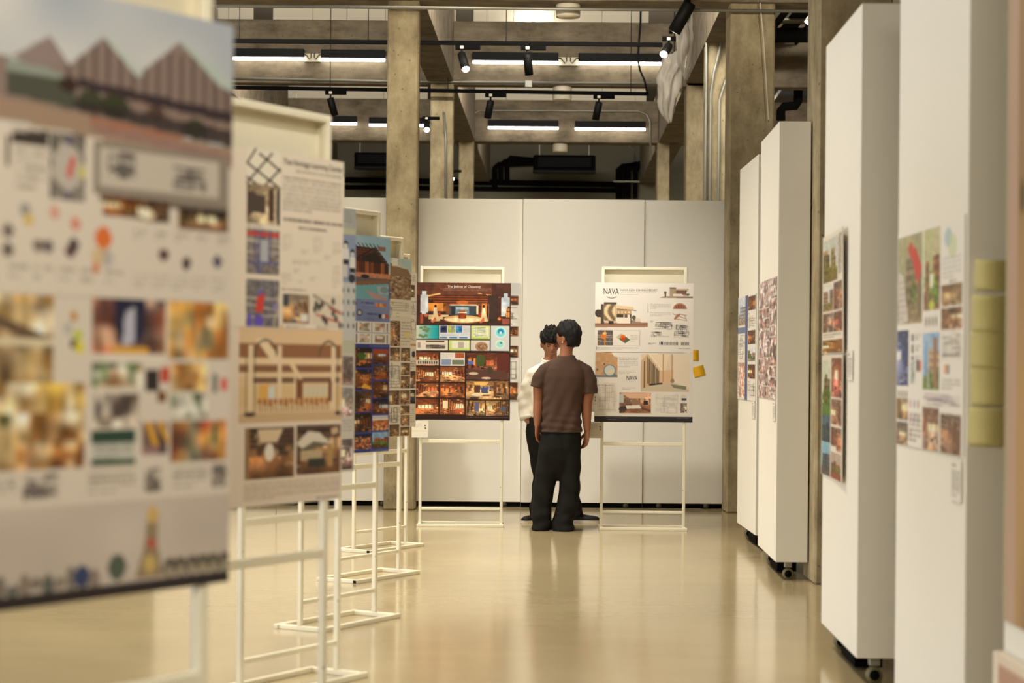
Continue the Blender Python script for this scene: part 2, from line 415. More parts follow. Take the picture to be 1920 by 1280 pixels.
def spotlight(rail, aim, label, lit=False, scale=1.0, energy=0, name='track_spotlight'):
    """rail: point under the track; aim: direction of the beam"""
    root = thing(name, label, 'spotlight', tuple(rail), 0, 'spotlights on the lighting tracks')
    s = scale
    MB().cbox(-0.07*s, 0.20*s, -0.02*s, 0.02*s, -0.052*s, -0.002, 0.004).build('adapter', M['blackish'], root)
    MB().cbox(-0.02*s, 0.02*s, -0.023*s, 0.023*s, -0.045*s, -0.012*s, 0.003).build('release_tab', M['white_fix'], root)
    piv = Vector((0, 0, -0.11*s))
    MB().tube([(0, 0, -0.05*s), tuple(piv)], 0.012*s, 8).build('stem', M['black'], root, True)
    a = Vector(aim).normalized()
    c0, c1 = piv - a*0.02*s, piv + a*0.21*s
    MB().tube([c0, c0 + a*0.012*s, c1], [0.035*s, 0.046*s, 0.046*s], 20).build('lamp_head', M['black'], root, True)
    MB().tube([c1 - a*0.004, c1 + a*(0.012 if lit else 0.003)*s], [0.042*s, 0.034*s], 20).build('lens', M['lens'] if lit else M['lens_off'], root, True)
    if energy:
        L = spot('beam_light', (0,0,0), a, energy, 45, 0.8, 0.04); L.parent = root; L.location = c1 + a*0.03
    return root
U = Vector((0,0,-0.020))
def on(p, q, px):
    t = (px - 380.0)/((1242 if p is r1a else 1216) - 380.0); return p + (q-p)*t + U
spotlight(on(r1a, r1b, 866), (0.22, -0.55, -0.8), 'lit black spotlight on the nearer track, tilted towards the aisle', True, energy=90)
spotlight(on(r1a, r1b, 989), (0.10, 0.25, -0.96), 'unlit black spotlight on the nearer track, over the middle bay')
spotlight(on(r2a, r2b, 620), (0.25, 0.15, -0.95), 'unlit black spotlight on the farther track, above the heritage poster')
spotlight(on(r2a, r2b, 920), (-0.18, 0.2, -0.95), 'unlit black spotlight on the farther track, left in the middle bay')
spotlight(on(r2a, r2b, 1123), (-0.18, 0.2, -0.95), 'unlit black spotlight on the farther track, right in the middle bay')
spotlight(Vector(e1) + Vector((-0.02, -0.02, -0.05)), (-0.30, -0.78, -0.52), 'brightest lit spotlight, at the track end beside the plastic sheets', True, energy=120)
spotlight(P(1292, 0, 18.7) + Vector((0,0,0.10)), (-0.48, 0.15, -0.86), 'large black spotlight cut by the top edge, above the plastic sheets', scale=1.35)
spotlight(P(806, 226, 24.6) + Vector((-0.04, 0, 0.05)), (0.05, -0.75, -0.5), 'small lit spotlight before the second left column', True, 0.8, energy=40)
spotlight(P(846, 318, 30.5), (0.1, -0.8, -0.35), 'lowest small lit spotlight just above the partition top', True, 0.8, energy=20)

for sp, e in ((bpy.data.objects['track_spotlight.007'], 0.86), (bpy.data.objects['track_spotlight.008'], 1.75)):
    MB().tube([(0.02, 0, -0.03), (0.0, 0.05, 0.01), (0.0, e, 0.03)], 0.011, 8).build('wall_arm', M['black'], sp, True)
cd = thing('hanging_cable', 'black cable hanging down to the end of the farther track', 'cable', tuple(P(1202, -30, 24.9)))
o = Vector(cd.location)
MB().tube([P(x, y, 24.9)-o for x, y in ((1202,-30),(1201,40),(1198,80),(1196,112),(1200,132),(1209,152),(1213,172))], 0.013, 8).build('cord', M['black'], cd, True)

for k, (px, pyb, wpx, Y, zt, lb) in enumerate(((1065, 33, 46, 19.13, 4.86, 'nearest white cylindrical ceiling light, at the top of the middle bay'),
        (1054, 190, 36, 25.53, 4.96, 'white cylindrical ceiling light crossed by the farther lighting track'),
        (1050, 285, 28, 32.4, 4.99, 'farthest white cylindrical ceiling light, above the black air conditioner'))):
    p = P(px, pyb, Y); r = wpx/2*Y/FPX; H = zt - p.z
    root = thing('cylinder_light', lb, 'light', (p.x, Y, p.z), 0, 'white cylindrical ceiling lights')
    MB().lathe([(r*0.9,0.010),(r*0.98,0.003),(r,0.012),(r,0.03),(r,H-0.012),(r*0.95,H)], n=32).build('shade', M['white_fix'], root, True)
    MB().lathe([(r*0.86,0.006),(r*0.86,0.016)], n=32).build('lower_ring', M['plate'], root, True)

# services at the back
def aircon(pa, pb, y0, y1, Y, label):
    a, b = P(pa, y1, Y), P(pb, y0, Y)
    root = thing('air_conditioner', label, 'air conditioner', ((a.x+b.x)/2, Y, a.z), 0, 'black ducted air conditioners')
    h = (b.x-a.x)/2; H = b.z-a.z
    MB().cbox(-h, h, 0, 0.6, 0, H, 0.02).build('casing', M['blackish'], root)
    for k in range(5):
        z = H*(0.3+0.12*k); MB().box(-h*0.85, h*0.85, -0.012, 0.004, z, z+H*0.05).build('louvre', M['black'], root)
    MB().cbox(-h*1.0, h*1.0, -0.05, 0.1, -0.04, 0.02, 0.01).build('drip_tray', M['black'], root)
    for x in (-h*0.8, h*0.8): MB().tube([(x, 0.3, H), (x, 0.3, CEIL-a.z)], 0.012, 6).build('hanger_rod', M['conduit'], root)
aircon(1000, 1117, 291, 320, 37.5, 'black ducted air conditioner hanging in the middle bay at the back')
aircon(664, 748, 286, 313, 37.5, 'black ducted air conditioner half hidden by the tall concrete column')
def pipe(pts, r, label, grp='black pipes along the back wall', mat='pipe', nm='pipe'):
    tag(MB().tube(pts, r, 10).build(nm, M[mat], None, True), label, 'pipe', grp)
B_ = 39.445
pipe([P(600,336,B_), P(1165,346,B_)], 0.055, 'upper black pipe running along the back wall')
pipe([P(600,350,B_), P(1165,357,B_)], 0.045, 'lower black pipe running along the back wall')
for i, (px, yt, yb) in enumerate(((928,308,352),(939,303,342),(951,296,342))):
    pipe([P(px,yb,B_-0.10), P(px,yt+6,B_-0.10), P(px+6,yt,B_-0.10), P(1002,yt-2+i*3,B_-0.10)], 0.05,
         ('outermost black pipe bending up to the left of the air conditioner', 'middle black pipe bending up to the left of the air conditioner', 'innermost black pipe bending up to the left of the air conditioner')[i])
for i, px in enumerate((1159, 1168, 1178, 1191)):
    pipe([P(px,372,B_-0.09), P(px,318+i,B_-0.09), P(px+8,311-i,B_-0.09), P(1195,310-i*2,B_-0.09)], 0.05,
         'black pipe dropping beside the right columns, number %s from the left of four' % ('one','two','three','four')[i])
tag(MB().box(P(1150,340,B_-0.2).x, P(1200,340,B_-0.2).x, B_-0.165, B_-0.142, P(1150,341,B_-0.2).z, P(1150,338,B_-0.2).z).build('pipe_bracket', M['conduit']), 'flat grey bracket across the four dropping pipes', 'bracket')

def cond(pts, label, r=0.016):
    tag(MB().tube(pts, r, 8).build('conduit', M['conduit'], None, True), label, 'conduit', 'conduits on the beams')
cond([P(390,11,18.88), P(1620,22,18.88)], 'conduit clipped along the nearest cross beam at the top edge')
cond([P(390,146,25.37), P(722,152,25.37), P(1240,157,25.37)], 'conduit along the bottom of the front cross beam')
cond([P(878,262,32.15), P(880,228,32.15), P(886,214,32.15), P(900,207,32.15), P(1196,208,32.15), P(1212,214,32.15), P(1219,228,32.15), P(1220,300,32.15)], 'conduit arching across the farther cross beam between the columns')
cond([P(905,290,39.482), P(900,276,39.482), P(912,268,39.482), P(1176,270,39.482), P(1188,280,39.482), P(1190,300,39.482)], 'conduit arching over the black air conditioner')
cond([P(836,372,25.386), P(836,262,25.386), P(832,210,25.386)], 'thin conduit running up the second left column')
tag(MB().cbox(P(984,152,25.3).x, P(998,152,25.3).x, 25.32, 25.4, P(984,163,25.3).z, P(984,150,25.3).z, 0.006).build('junction_box', M['conduit']), 'grey junction box on the front cross beam, over the middle bay', 'junction box')

# cable tray and pipes over the right side, beyond the display walls
tray = thing('cable_tray', 'dark ladder tray receding under the ceiling between two right columns', 'cable tray', (3.15, 19.6, 5.50))
for x in (0.0, 0.42): MB().cbox(x, x+0.03, 0, 17, 0, 0.10, 0.004).build('side_rail', M['pipe'], tray)
for k in range(14): MB().cbox(0.03, 0.42, 0.4+k*1.2, 0.62+k*1.2, 0.0, 0.03, 0.004).build('rung', M['conduit'], tray)
MB().box(0.10, 0.30, 0, 17, 0.03, 0.05).build('cable_bundle', M['blackish'], tray)
for i, (px0, y0, px1, y1, Y) in enumerate(((1440,66,2060,66,24.0),(1440,90,1915,92,27.5),(1440,136,1808,131,31.0),(1440,172,1735,172,34.0))):
    pipe([P(px0,y0,Y), P(px1,y1,Y)], (0.09,0.08,0.10,0.07)[i], 'dark pipe crossing behind the right columns, number %s from the top' % ('one','two','three','four')[i], 'pipes crossing over the right side')
pipe([P(1464,226,26.0), P(1464,208,26.0), P(1470,200,26.0), P(1492,198,26.0), P(1496,190,26.0), P(1497,168,26.0), P(1497,-60,26.0), P(1497,-60,26.0)+Vector((0,0,0.35))], 0.06, 'thick black lagged pipe stepping up above the tall display wall', 'pipes crossing over the right side')
pipe([P(1440,200,26.2), P(1500,118,38.0), P(1500,118,39.5)], 0.02, 'thin grey pipe slanting behind the right columns', 'pipes crossing over the right side', 'conduit')
hb = thing('floodlight', 'pale box floodlight peeping out beside the nearest concrete column', 'light', tuple(P(1524, 36, 20.5)))
MB().cbox(-0.06, 0.10, -0.06, 0.06, -0.06, 0.06, 0.01).xf(Matrix.Rotation(0.7, 4, 'Y')).build('housing', M['white_fix'], hb)
MB().box(-0.05, 0.09, -0.05, 0.05, -0.066, -0.06).xf(Matrix.Rotation(0.7, 4, 'Y')).build('lamp_glass', M['led'], hb)
MB().tube([(0,0,0.05),(0,0,CEIL-hb.location.z)], 0.012, 6).build('rod', M['conduit'], hb)
cord = [P(1424, -10, 18.95), P(1432, 80, 18.95), P(1441, 224, 18.95)]
tag(MB().tube(cord, 0.006, 6).build('thin_cord', M['white_fix']), 'thin pale cord hanging down the broad concrete column', 'cord')

# plastic sheeting wrapped around fittings
def sheet(cpts, Y, seed, label):
    """gathered plastic hung from a bar: outline half-widths along the drop, pleated"""
    rnd = random.Random(seed); m = MB(); n = 40; prof = []
    ph = [rnd.uniform(0, 6.28) for _ in range(6)]
    rows = 48; ys = [c[0] for c in cpts]
    for i in range(rows):
        t = i/(rows-1); y = ys[0] + (ys[-1]-ys[0])*t
        for j in range(len(cpts)-1):
            if cpts[j][0] <= y <= cpts[j+1][0] + 1e-6:
                f = (y-cpts[j][0])/(cpts[j+1][0]-cpts[j][0]+1e-9)
                xa = cpts[j][1]+(cpts[j+1][1]-cpts[j][1])*f; xb = cpts[j][2]+(cpts[j+1][2]-cpts[j][2])*f; break
        for k in range(n):
            a = 2*math.pi*k/n
            q = P((xa+xb)/2, y, Y); r = (xb-xa)/2*Y/FPX
            fold = 0.16*math.sin(5*a+ph[0]+4*t) + 0.13*math.sin(3*a - 9*t + ph[1]) + 0.10*math.sin(2*a + 14*t + ph[2]) + 0.07*math.sin(9*a+6*t+ph[3]) + 0.06*math.sin(13*a-22*t+ph[5])
            rr = r*(0.86+fold)
            m.v.append((q.x + rr*math.cos(a), Y + 0.75*rr*math.sin(a), q.z + 0.02*math.sin(4*a+ph[4])))
    for i in range(rows-1):
        for k in range(n):
            k2 = (k+1) % n; m.f.append((i*n+k, i*n+k2, (i+1)*n+k2, (i+1)*n+k))
    m.f.append(tuple(range(n-1,-1,-1))); m.f.append(tuple((rows-1)*n+k for k in range(n)))
    o = tag(m.build('plastic_sheet', M['plastic'], None, True), label, 'plastic sheet', 'plastic sheets wrapped round fittings')
    q = P((cpts[0][1]+cpts[0][2])/2, ys[0], Y); MB().tube([(q.x, Y, q.z-0.02), (q.x, Y, CEIL)], 0.006, 6).build('tie_cord', M['black'], o)
m_, nt_, b_ = newmat('cloudy_plastic')
b_.inputs['Base Color'].default_value = hx(176,168,154)+(1,); b_.inputs['Roughness'].default_value = 0.35
b_.inputs['Transmission Weight'].default_value = 0.45; b_.inputs['Subsurface Weight'].default_value = 0.0; b_.inputs['IOR'].default_value = 1.2
M['plastic'] = m_
sheet([(-6,1276,1300),(40,1268,1300),(80,1268,1302),(120,1272,1296),(138,1280,1290),(147,1284,1288)], 20.3, 3, 'cloudy plastic sheet bundled under the large spotlight, higher of two')
sheet([(100,1246,1282),(130,1236,1282),(160,1232,1276),(190,1230,1270),(214,1240,1264),(229,1252,1258)], 23.2, 8, 'cloudy plastic sheet gathered to a tip below the bright spotlight, lower of two')
# ------------------------------------------------------------------ printed sheets (flat print carried by a fine grid)
def vnoise(h, w, ch, cw, rs):
    g = rs.rand(ch+2, cw+2); yy = np.linspace(0, ch, h); xx = np.linspace(0, cw, w)
    y0 = yy.astype(int); x0 = xx.astype(int); fy = (yy-y0)[:,None]; fx = (xx-x0)[None,:]
    fy = fy*fy*(3-2*fy); fx = fx*fx*(3-2*fx)
    a = g[np.ix_(y0,x0)]; b = g[np.ix_(y0,x0+1)]; c = g[np.ix_(y0+1,x0)]; d = g[np.ix_(y0+1,x0+1)]
    return (a*(1-fx)+b*fx)*(1-fy) + (c*(1-fx)+d*fx)*fy
def A(*c): return np.array(c, dtype=float)/255.0
class Cv:
    """canvas in display colours; x to the right, y down, both 0..1"""
    def __init__(s, w, h, bg=(238,232,222), ss=2):
        w, h = w*ss, h*ss; s.ss = ss                                 # painted finer than the grid, then averaged
        s.w, s.h = w, h; s.a = np.ones((h, w, 3))*A(*bg)
    def pixels(s):
        k = s.ss; return s.a.reshape(s.h//k, k, s.w//k, k, 3).mean((1, 3)) if k > 1 else s.a
    def sl(s, x0, y0, x1, y1):
        a, b = int(round(x0*s.w)), int(round(x1*s.w)); c, d = int(round(y0*s.h)), int(round(y1*s.h))
        a = max(0, min(a, s.w-1)); c = max(0, min(c, s.h-1)); b = max(a+1, min(b, s.w)); d = max(c+1, min(d, s.h))
        return slice(c, d), slice(a, b)
    def rect(s, x0, y0, x1, y1, col):
        s.a[s.sl(x0,y0,x1,y1)] = A(*col); return s
    def put(s, x0, y0, x1, y1, fn, *args, **kw):
        q = s.sl(x0,y0,x1,y1); h = q[0].stop-q[0].start; w = q[1].stop-q[1].start
        s.a[q] = np.clip(fn(h, w, *args, **kw), 0, 1); return s
    def uv(s):
        return (np.arange(s.w)[None,:]+0.5)/s.w, (np.arange(s.h)[:,None]+0.5)/s.h
    def mask(s, m, col, al=1.0):
        m = (m.astype(float)*al)[...,None]; s.a = s.a*(1-m) + A(*col)*m; return s
    def poly(s, pts, col, al=1.0):
        u, v = s.uv(); ins = np.zeros((s.h, s.w), bool); n = len(pts)
        for i in range(n):
            (x1,y1),(x2,y2) = pts[i], pts[(i+1)%n]
            c = ((y1 > v) != (y2 > v)) & (u < (x2-x1)*(v-y1)/((y2-y1) if y2 != y1 else 1e-9)+x1)
            ins ^= c
        return s.mask(ins, col, al)
    def disc(s, cx, cy, rx, ry, col, al=1.0):
        u, v = s.uv(); return s.mask(((u-cx)/rx)**2+((v-cy)/ry)**2 < 1, col, al)
    def line(s, x1, y1, x2, y2, wd, col, al=1.0):
        u, v = s.uv(); asp = s.h/s.w if s.w else 1
        dx, dy = x2-x1, (y2-y1)*asp; L = math.hypot(dx, dy)+1e-9
        px, py = u-x1, (v-y1)*asp; t = np.clip((px*dx+py*dy)/(L*L), 0, 1)
        return s.mask(np.hypot(px-t*dx, py-t*dy) < wd/2, col, al)
    def words(s, x0, y0, x1, y1, n, col=(70,62,56), al=0.55, seed=0, last=0.6):
        rs = np.random.RandomState(seed); st = (y1-y0)/n
        for i in range(n):
            q = s.sl(x0, y0+st*(i+0.2), x0+(x1-x0)*(1 if i < n-1 else last), y0+st*(i+0.68))
            w = q[1].stop-q[1].start; ink = (rs.rand(w) > 0.18).astype(float)*(0.6+0.4*rs.rand(w))
            m = (ink*al)[None,:,None]; s.a[q] = s.a[q]*(1-m) + A(*col)*m
        return s
    def wash(s, top, left=0):  # gentle paper tint
        return s
def mixc(c, n, k):
    return A(*c)[None,None,:]*(1-k+2*k*n[...,None])
def interior(h, w, seed, ceil=(110,62,34), wall=(150,86,44), floor=(90,52,30), light=(255,214,150), dark=(46,26,16), win=(250,226,180), nf=13, beams=9, vy=0.46):
    """room photograph: perspective ceiling, walls and floor, window, furniture, lamps"""
    rs = np.random.RandomState(seed)
    u = (np.arange(w)[None,:]+0.5)/w + np.zeros((h,1)); v = (np.arange(h)[:,None]+0.5)/h + np.zeros((1,w))
    vx = rs.uniform(0.12, 0.88); vy = vy + rs.uniform(-0.10, 0.08); bw, bh = rs.uniform(0.10,0.34), rs.uniform(0.07,0.17)
    sh = rs.uniform(-0.25, 0.25); vv = v + sh*(u-vx)*(v-vy)
    tx, ty = np.abs(u-vx)/bw, np.abs(vv-vy)/bh; t = np.maximum(tx, ty)+1e-6; d = 1/np.maximum(t, 1)
    img = np.zeros((h, w, 3)); n = vnoise(h, w, 3, 4, rs); n2 = vnoise(h, w, max(3,h//3), max(3,w//3), rs)
    side = tx > ty; up = (~side) & (vv < vy); dn = (~side) & (vv >= vy)
    k1, k2, p1, p2 = rs.uniform(1.2,2.6), rs.uniform(0.8,1.8), rs.rand()*6, rs.rand()*6
    st = 0.5+0.5*np.tanh(3*np.sin(beams*k1/np.maximum(d,0.12)+p1))
    img[up] = (A(*ceil)*(0.62+0.55*st[...,None]))[up]
    st2 = 0.5+0.5*np.tanh(2*np.sin(beams*k2/np.maximum(d,0.12)+p2 + 5*(v > vy)))
    img[side] = (A(*wall)*(0.50+0.7*st2[...,None]))[side]
    img[dn] = (A(*floor)*(0.7+0.7*n[...,None]))[dn]
    back = t < 1; mull = (np.sin((u-vx)/bw*rs.uniform(5,14)) > -0.6); bc = A(*win) if rs.rand() < 0.6 else A(*wall)*1.25
    img[back] = (bc*(0.5+0.5*mull[...,None]))[back]
    glow = np.exp(-(((u-vx)/0.35)**2+((v-vy-0.1)/0.3)**2))[...,None]
    img = img*(0.78+0.35*glow) + A(*light)*0.12*glow
    for _ in range(nf):
        cx, cy = rs.rand(), rs.uniform(vy+0.05, 1.0); sz = 0.03+0.15*(cy-vy); ww, hh = sz*rs.uniform(0.3,1.3), sz*rs.uniform(0.4,1.3); sl = rs.uniform(-0.5,0.5)
        m = (np.abs(u-cx-sl*(v-cy)) < ww*(0.6+0.8*n2)) & (np.abs(v-cy) < hh*0.6)
        c = A(*dark)*rs.uniform(0.8,1.6) if rs.rand() < 0.55 else A(*wall)*rs.uniform(0.7,1.5)
        img[m] = c*(0.6+0.8*n2[m][:,None])
        m2 = (np.abs(u-cx-sl*(v-cy)) < ww) & (np.abs(v-cy+hh*0.5) < 0.008+hh*0.06); img[m2] = img[m2]*0.3+A(*light)*0.6
    for _ in range(6):
        cx, cy = rs.rand(), rs.uniform(0.05, vy+0.1); a, b = rs.uniform(0.015,0.05), rs.uniform(0.015,0.05); m = np.exp(-(((u-cx)/a)**2+((v-cy)/b)**2))[...,None]; img = img*(1-m*0.8)+A(*light)*m*0.8
    return img*(0.72+0.34*n2[...,None]+0.24*n[...,None])
def exterior(h, w, seed, sky=(196,208,222), sky2=(236,234,228), bld=(150,120,92), ground=(150,138,120), green=(74,96,52)):
    rs = np.random.RandomState(seed); u = (np.arange(w)[None,:]+0.5)/w + np.zeros((h,1)); v = (np.arange(h)[:,None]+0.5)/h + np.zeros((1,w))
    n = vnoise(h, w, 4, 6, rs); n2 = vnoise(h, w, max(3,h//3), max(3,w//3), rs)
    img = A(*sky)*(1-n[...,None]) + A(*sky2)*n[...,None]
    for _ in range(4):
        x0 = rs.uniform(-0.1,0.8); x1 = x0+rs.uniform(0.2,0.5); y0 = rs.uniform(0.22,0.5)
        m = (u > x0) & (u < x1) & (v > y0) & (v < 0.8); c = A(*bld)*rs.uniform(0.7,1.25)
        wn = (np.sin(u*60+seed) > 0.1) & (np.sin(v*48) > 0); img[m] = (c*(0.7+0.5*wn[...,None]))[m]
    m = v > 0.74+0.06*n; img[m] = (A(*ground)*(0.7+0.5*n2[...,None]))[m]
    for _ in range(7):
        cx, cy, r = rs.rand(), rs.uniform(0.6,0.85), rs.uniform(0.05,0.14)
        m = ((u-cx)/r)**2+((v-cy)/(r*1.1))**2 < 0.6+0.8*n2; img[m] = (A(*green)*(0.5+0.9*n2[...,None]))[m]
    return img*(0.88+0.24*n2[...,None])
def citymap(h, w, seed, base=(120,114,108), blocks=((196,58,48),(92,74,180)), roads=True):
    rs = np.random.RandomState(seed); u = (np.arange(w)[None,:]+0.5)/w + np.zeros((h,1)); v = (np.arange(h)[:,None]+0.5)/h + np.zeros((1,w))
    n2 = vnoise(h, w, max(3,h//2), max(3,w//2), rs); img = A(*base)*(0.45+1.0*n2[...,None])
    if roads:
        for k in range(3):
            a = rs.uniform(0.2,0.8); s = rs.uniform(-0.15,0.15); img[np.abs(u-a-s*(v-0.5)) < 0.02] = A(96,92,130)
            img[np.abs(v-a-s*(u-0.5)) < 0.02] = A(186,178,166)
    for c in blocks:
        x, y = rs.uniform(0.2,0.6), rs.uniform(0.2,0.6); img[(u>x)&(u<x+0.22)&(v>y)&(v<y+0.26)] = A(*c)
    return img
def plan(h, w, seed, bg=(232,226,214), ink=(96,88,80), n=9):
    rs = np.random.RandomState(seed); img = np.ones((h,w,3))*A(*bg)
    for k in range(n):
        x0, x1 = sorted(rs.randint(0, w, 2)); y0, y1 = sorted(rs.randint(0, h, 2)); c = A(*ink)
        img[y0, x0:x1+1] = c; img[y1, x0:x1+1] = c
        if rs.rand() < 0.7: img[y0:y1+1, x0] = c; img[y0:y1+1, x1] = c
    return img*(0.93+0.1*vnoise(h, w, 5, 5, rs)[...,None])
def speckle(h, w, seed, cols, cell=4):
    rs = np.random.RandomState(seed); img = np.zeros((h,w,3)); tot = np.zeros((h,w,1))
    for c in cols:
        n = vnoise(h, w, max(2,h//cell), max(2,w//cell), rs)[...,None]**5; img += n*A(*c); tot += n
    return img/(tot+1e-6)

def snap(h, w, seed, cols, cell=7, streak=0.5):
    """busy photograph: patches of several colours, broken by uprights and ledges"""
    rs = np.random.RandomState(seed+7); a = speckle(h, w, seed, cols, cell)
    v1 = vnoise(h, w, 2, max(3, w//4), rs)[...,None]; v2 = vnoise(h, w, max(3, h//5), 2, rs)[...,None]
    return a*(1-streak*0.5+streak*v1)*(1-streak*0.4+0.8*streak*v2)*1.08
def sheet_mesh(name, cv, w, h, t=0.004, curl=None):
    W, H = cv.w//cv.ss, cv.h//cv.ss; xs = np.linspace(-w/2, w/2, W); zs = np.linspace(h/2, -h/2, H)
    X, Z = np.meshgrid(xs, zs); Yc = curl(X/w+0.5, 0.5-Z/h) if curl else np.zeros_like(X)
    co = np.stack([X, Yc-t/2, Z], -1).reshape(-1,3)
    i = np.arange(H-1)[:,None]*W + np.arange(W-1)[None,:]
    f = np.stack([i, i+W, i+W+1, i+1], -1).reshape(-1,4)
    ring = list(range(W)) + [r*W+W-1 for r in range(1,H)] + [(H-1)*W+c for c in range(W-2,-1,-1)] + [r*W for r in range(H-2,0,-1)]
    bk = co[ring] + np.array([0, t, 0]); nb = len(co); n = len(ring)
    sides = [(ring[k], ring[(k+1)%n], nb+(k+1)%n, nb+k) for k in range(n)]
    bot = lambda c: nb + W-1 + H-1 + (W-1-c)                      # ring index of the bottom edge, column c
    back = [(nb+c, nb+c+1, bot(c+1), bot(c)) for c in range(W-1)]
    me = bpy.data.meshes.new(name)
    me.from_pydata(np.vstack([co, bk]).tolist(), [], f.tolist() + sides + back)
    col = np.ones((nb+n, 4)); col[:nb,:3] = lin(np.clip(cv.pixels().reshape(-1,3), 0, 1)); col[nb:,:3] = lin(A(214,206,190))
    at = me.color_attributes.new('print', 'FLOAT_COLOR', 'POINT'); at.data.foreach_set('color', col.astype(np.float32).ravel())
    me.materials.append(M['print']); return me
def put_sheet(name, label, cat, cv, w, h, loc, rotz, group, t=0.004, curl=None, tilt=0.0):
    o = bpy.data.objects.new(name, sheet_mesh(name, cv, w, h, t, curl)); COL.objects.link(o)
    o.location = loc; o.rotation_euler = (0, tilt, rotz)
    return tag(o, label, cat, group)
def lettering(body, parent, x, z, width, height, mat, name='title_lettering', y=-0.0035, sy=None):
    """flat letters on a sheet; x, z = left edge and baseline in the sheet's frame"""
    cu = bpy.data.curves.new(name, 'FONT'); cu.body = body; cu.size = 1.0; cu.resolution_u = 3; cu.extrude = 0.0
    tmp = bpy.data.objects.new(name+'_curve', cu); COL.objects.link(tmp)
    dg = bpy.context.evaluated_depsgraph_get(); me = bpy.data.meshes.new_from_object(tmp.evaluated_get(dg))
    bpy.data.objects.remove(tmp); bpy.data.curves.remove(cu)
    co = np.array([v.co[:] for v in me.vertices]); mn, mx = co.min(0), co.max(0)
    sx = width/(mx[0]-mn[0]); sz = height/(mx[1]-min(mn[1],0)) if sy is None else sy
    for v in me.vertices: v.co = (x+(v.co.x-mn[0])*sx, y, z+v.co.y*sz)
    me.materials.clear(); me.materials.append(mat); me.name = name
    o = bpy.data.objects.new(name, me); COL.objects.link(o); o.parent = parent
    return o

# ------------------------------------------------------------------ white display walls on the right
def display_wall(x, y, L, rot, label, th=0.20, z0=0.12, z1=3.015):
    root = thing('display_wall', label, 'display wall', (x, y, 0), math.radians(rot), 'white display walls on casters')
    MB().cbox(0, th, 0, L, z0, z1, 0.003).build('body', M['panel'], root)
    MB().box(0.06, th-0.02, 0.46, L-0.3, 0.012, z0+0.001).build('shade_block', M['blackish'], root)  # black block added under the wall to imitate deep shade there
    for cx, cy in ((0.09, 0.07), (0.09, L-0.07)):
        w = MB().tube([(cx, cy-0.014, 0.038), (cx, cy+0.014, 0.038)], 0.037, 20).build('caster', M['caster'], root, True)
        MB().cbox(cx-0.024, cx+0.024, cy-0.02, cy+0.02, 0.080, z0+0.001, 0.003).build('fork', M['conduit'], w)
        MB().tube([(cx, cy-0.017, 0.038), (cx, cy+0.017, 0.038)], 0.024, 14).build('hub', M['pipe'], w, True)
    return root
display_wall(1.560, 6.83, 1.20, 0.3, 'white display wall bearing the red-roof poster, yellow notes on its end')
display_wall(1.533, 8.80, 1.20, -1.5, 'white display wall with two hanging sheets, beside the nearest concrete column', 0.21)
display_wall(1.742, 13.08, 1.22, -1.6, 'tall white display wall touching the nearest concrete column', 0.21)
display_wall(1.858, 15.12, 1.22, 0.0, 'farthest white display wall on the right, in front of the broad column', 0.16)
display_wall(1.497, 4.55, 1.48, 0.0, 'blurred display wall at the right edge of the picture, mostly out of frame', 0.16)

def wall_frame(x, y, rot):          # point on the aisle face, s metres from the near edge
    r = math.radians(rot)
    return lambda s, off=0.004: (x - off*math.cos(r) - s*math.sin(r), y - off*math.sin(r) + s*math.cos(r))
FA, FB, FC, FD, FZ = wall_frame(1.560,6.83,0.3), wall_frame(1.533,8.80,-1.5), wall_frame(1.742,13.08,-1.6), wall_frame(1.858,15.12,0), wall_frame(1.497,4.55,0)
def on_wall(F, rot, s, z, off=0.004):
    p = F(s, off); return (p[0], p[1], z), math.radians(rot-90)
GP = 'posters on the right display walls'

# red-roof poster
cv = Cv(170, 150, (236,232,222)); rs = np.random.RandomState(4)
cv.put(0.01,0.02,0.41,0.43, exterior, 31, (150,150,110), (176,166,120), (150,130,96), (150,128,92), (96,104,50))
cv.poly([(0.02,0.18),(0.10,0.20),(0.19,0.42),(0.02,0.43)], (206,196,184)); cv.words(0.03,0.22,0.16,0.42,7,(120,110,110),0.4,2)
cv.poly([(0.23,0.12),(0.30,0.08),(0.40,0.18),(0.34,0.26)], (198,62,48)); cv.poly([(0.17,0.08),(0.23,0.05),(0.28,0.09),(0.22,0.13)], (190,70,56))
cv.poly([(0.34,0.26),(0.40,0.18),(0.40,0.40),(0.33,0.40)], (120,104,78))
cv.put(0.43,0.02,0.67,0.38, exterior, 17, (176,190,120), (200,180,150), (150,96,62), (150,110,80), (110,140,50)); cv.disc(0.55,0.36,0.04,0.02,(190,206,70)); cv.rect(0.52,0.22,0.57,0.28,(236,230,210))
cv.disc(0.78,0.08,0.05,0.04,(150,184,190),0.7); cv.disc(0.84,0.12,0.06,0.05,(190,210,150),0.6); cv.words(0.70,0.16,0.96,0.26,5,(110,110,120),0.35,3)
cv.put(0.69,0.28,0.97,0.37, interior, 5, (150,110,70),(190,150,100),(150,110,70)); cv.put(0.69,0.38,0.97,0.47, interior, 6, (130,90,60),(160,110,76),(130,90,62))
for k in range(4): cv.disc(0.47+0.05*k,0.43,0.012,0.022,(96,90,80))
cv.put(0.01,0.46,0.20,0.72, interior, 9, (70,84,130),(60,76,130),(90,96,130),(220,220,236),(30,36,70),(226,226,240))
for k in range(4): cv.disc(0.04+0.045*k,0.76,0.012,0.02,(120,112,100))
for k in range(3): cv.rect(0.25,0.48+0.05*k,0.28,0.515+0.05*k,(60,56,60)); cv.words(0.30,0.48+0.05*k,0.40,0.51+0.05*k,2,seed=k)
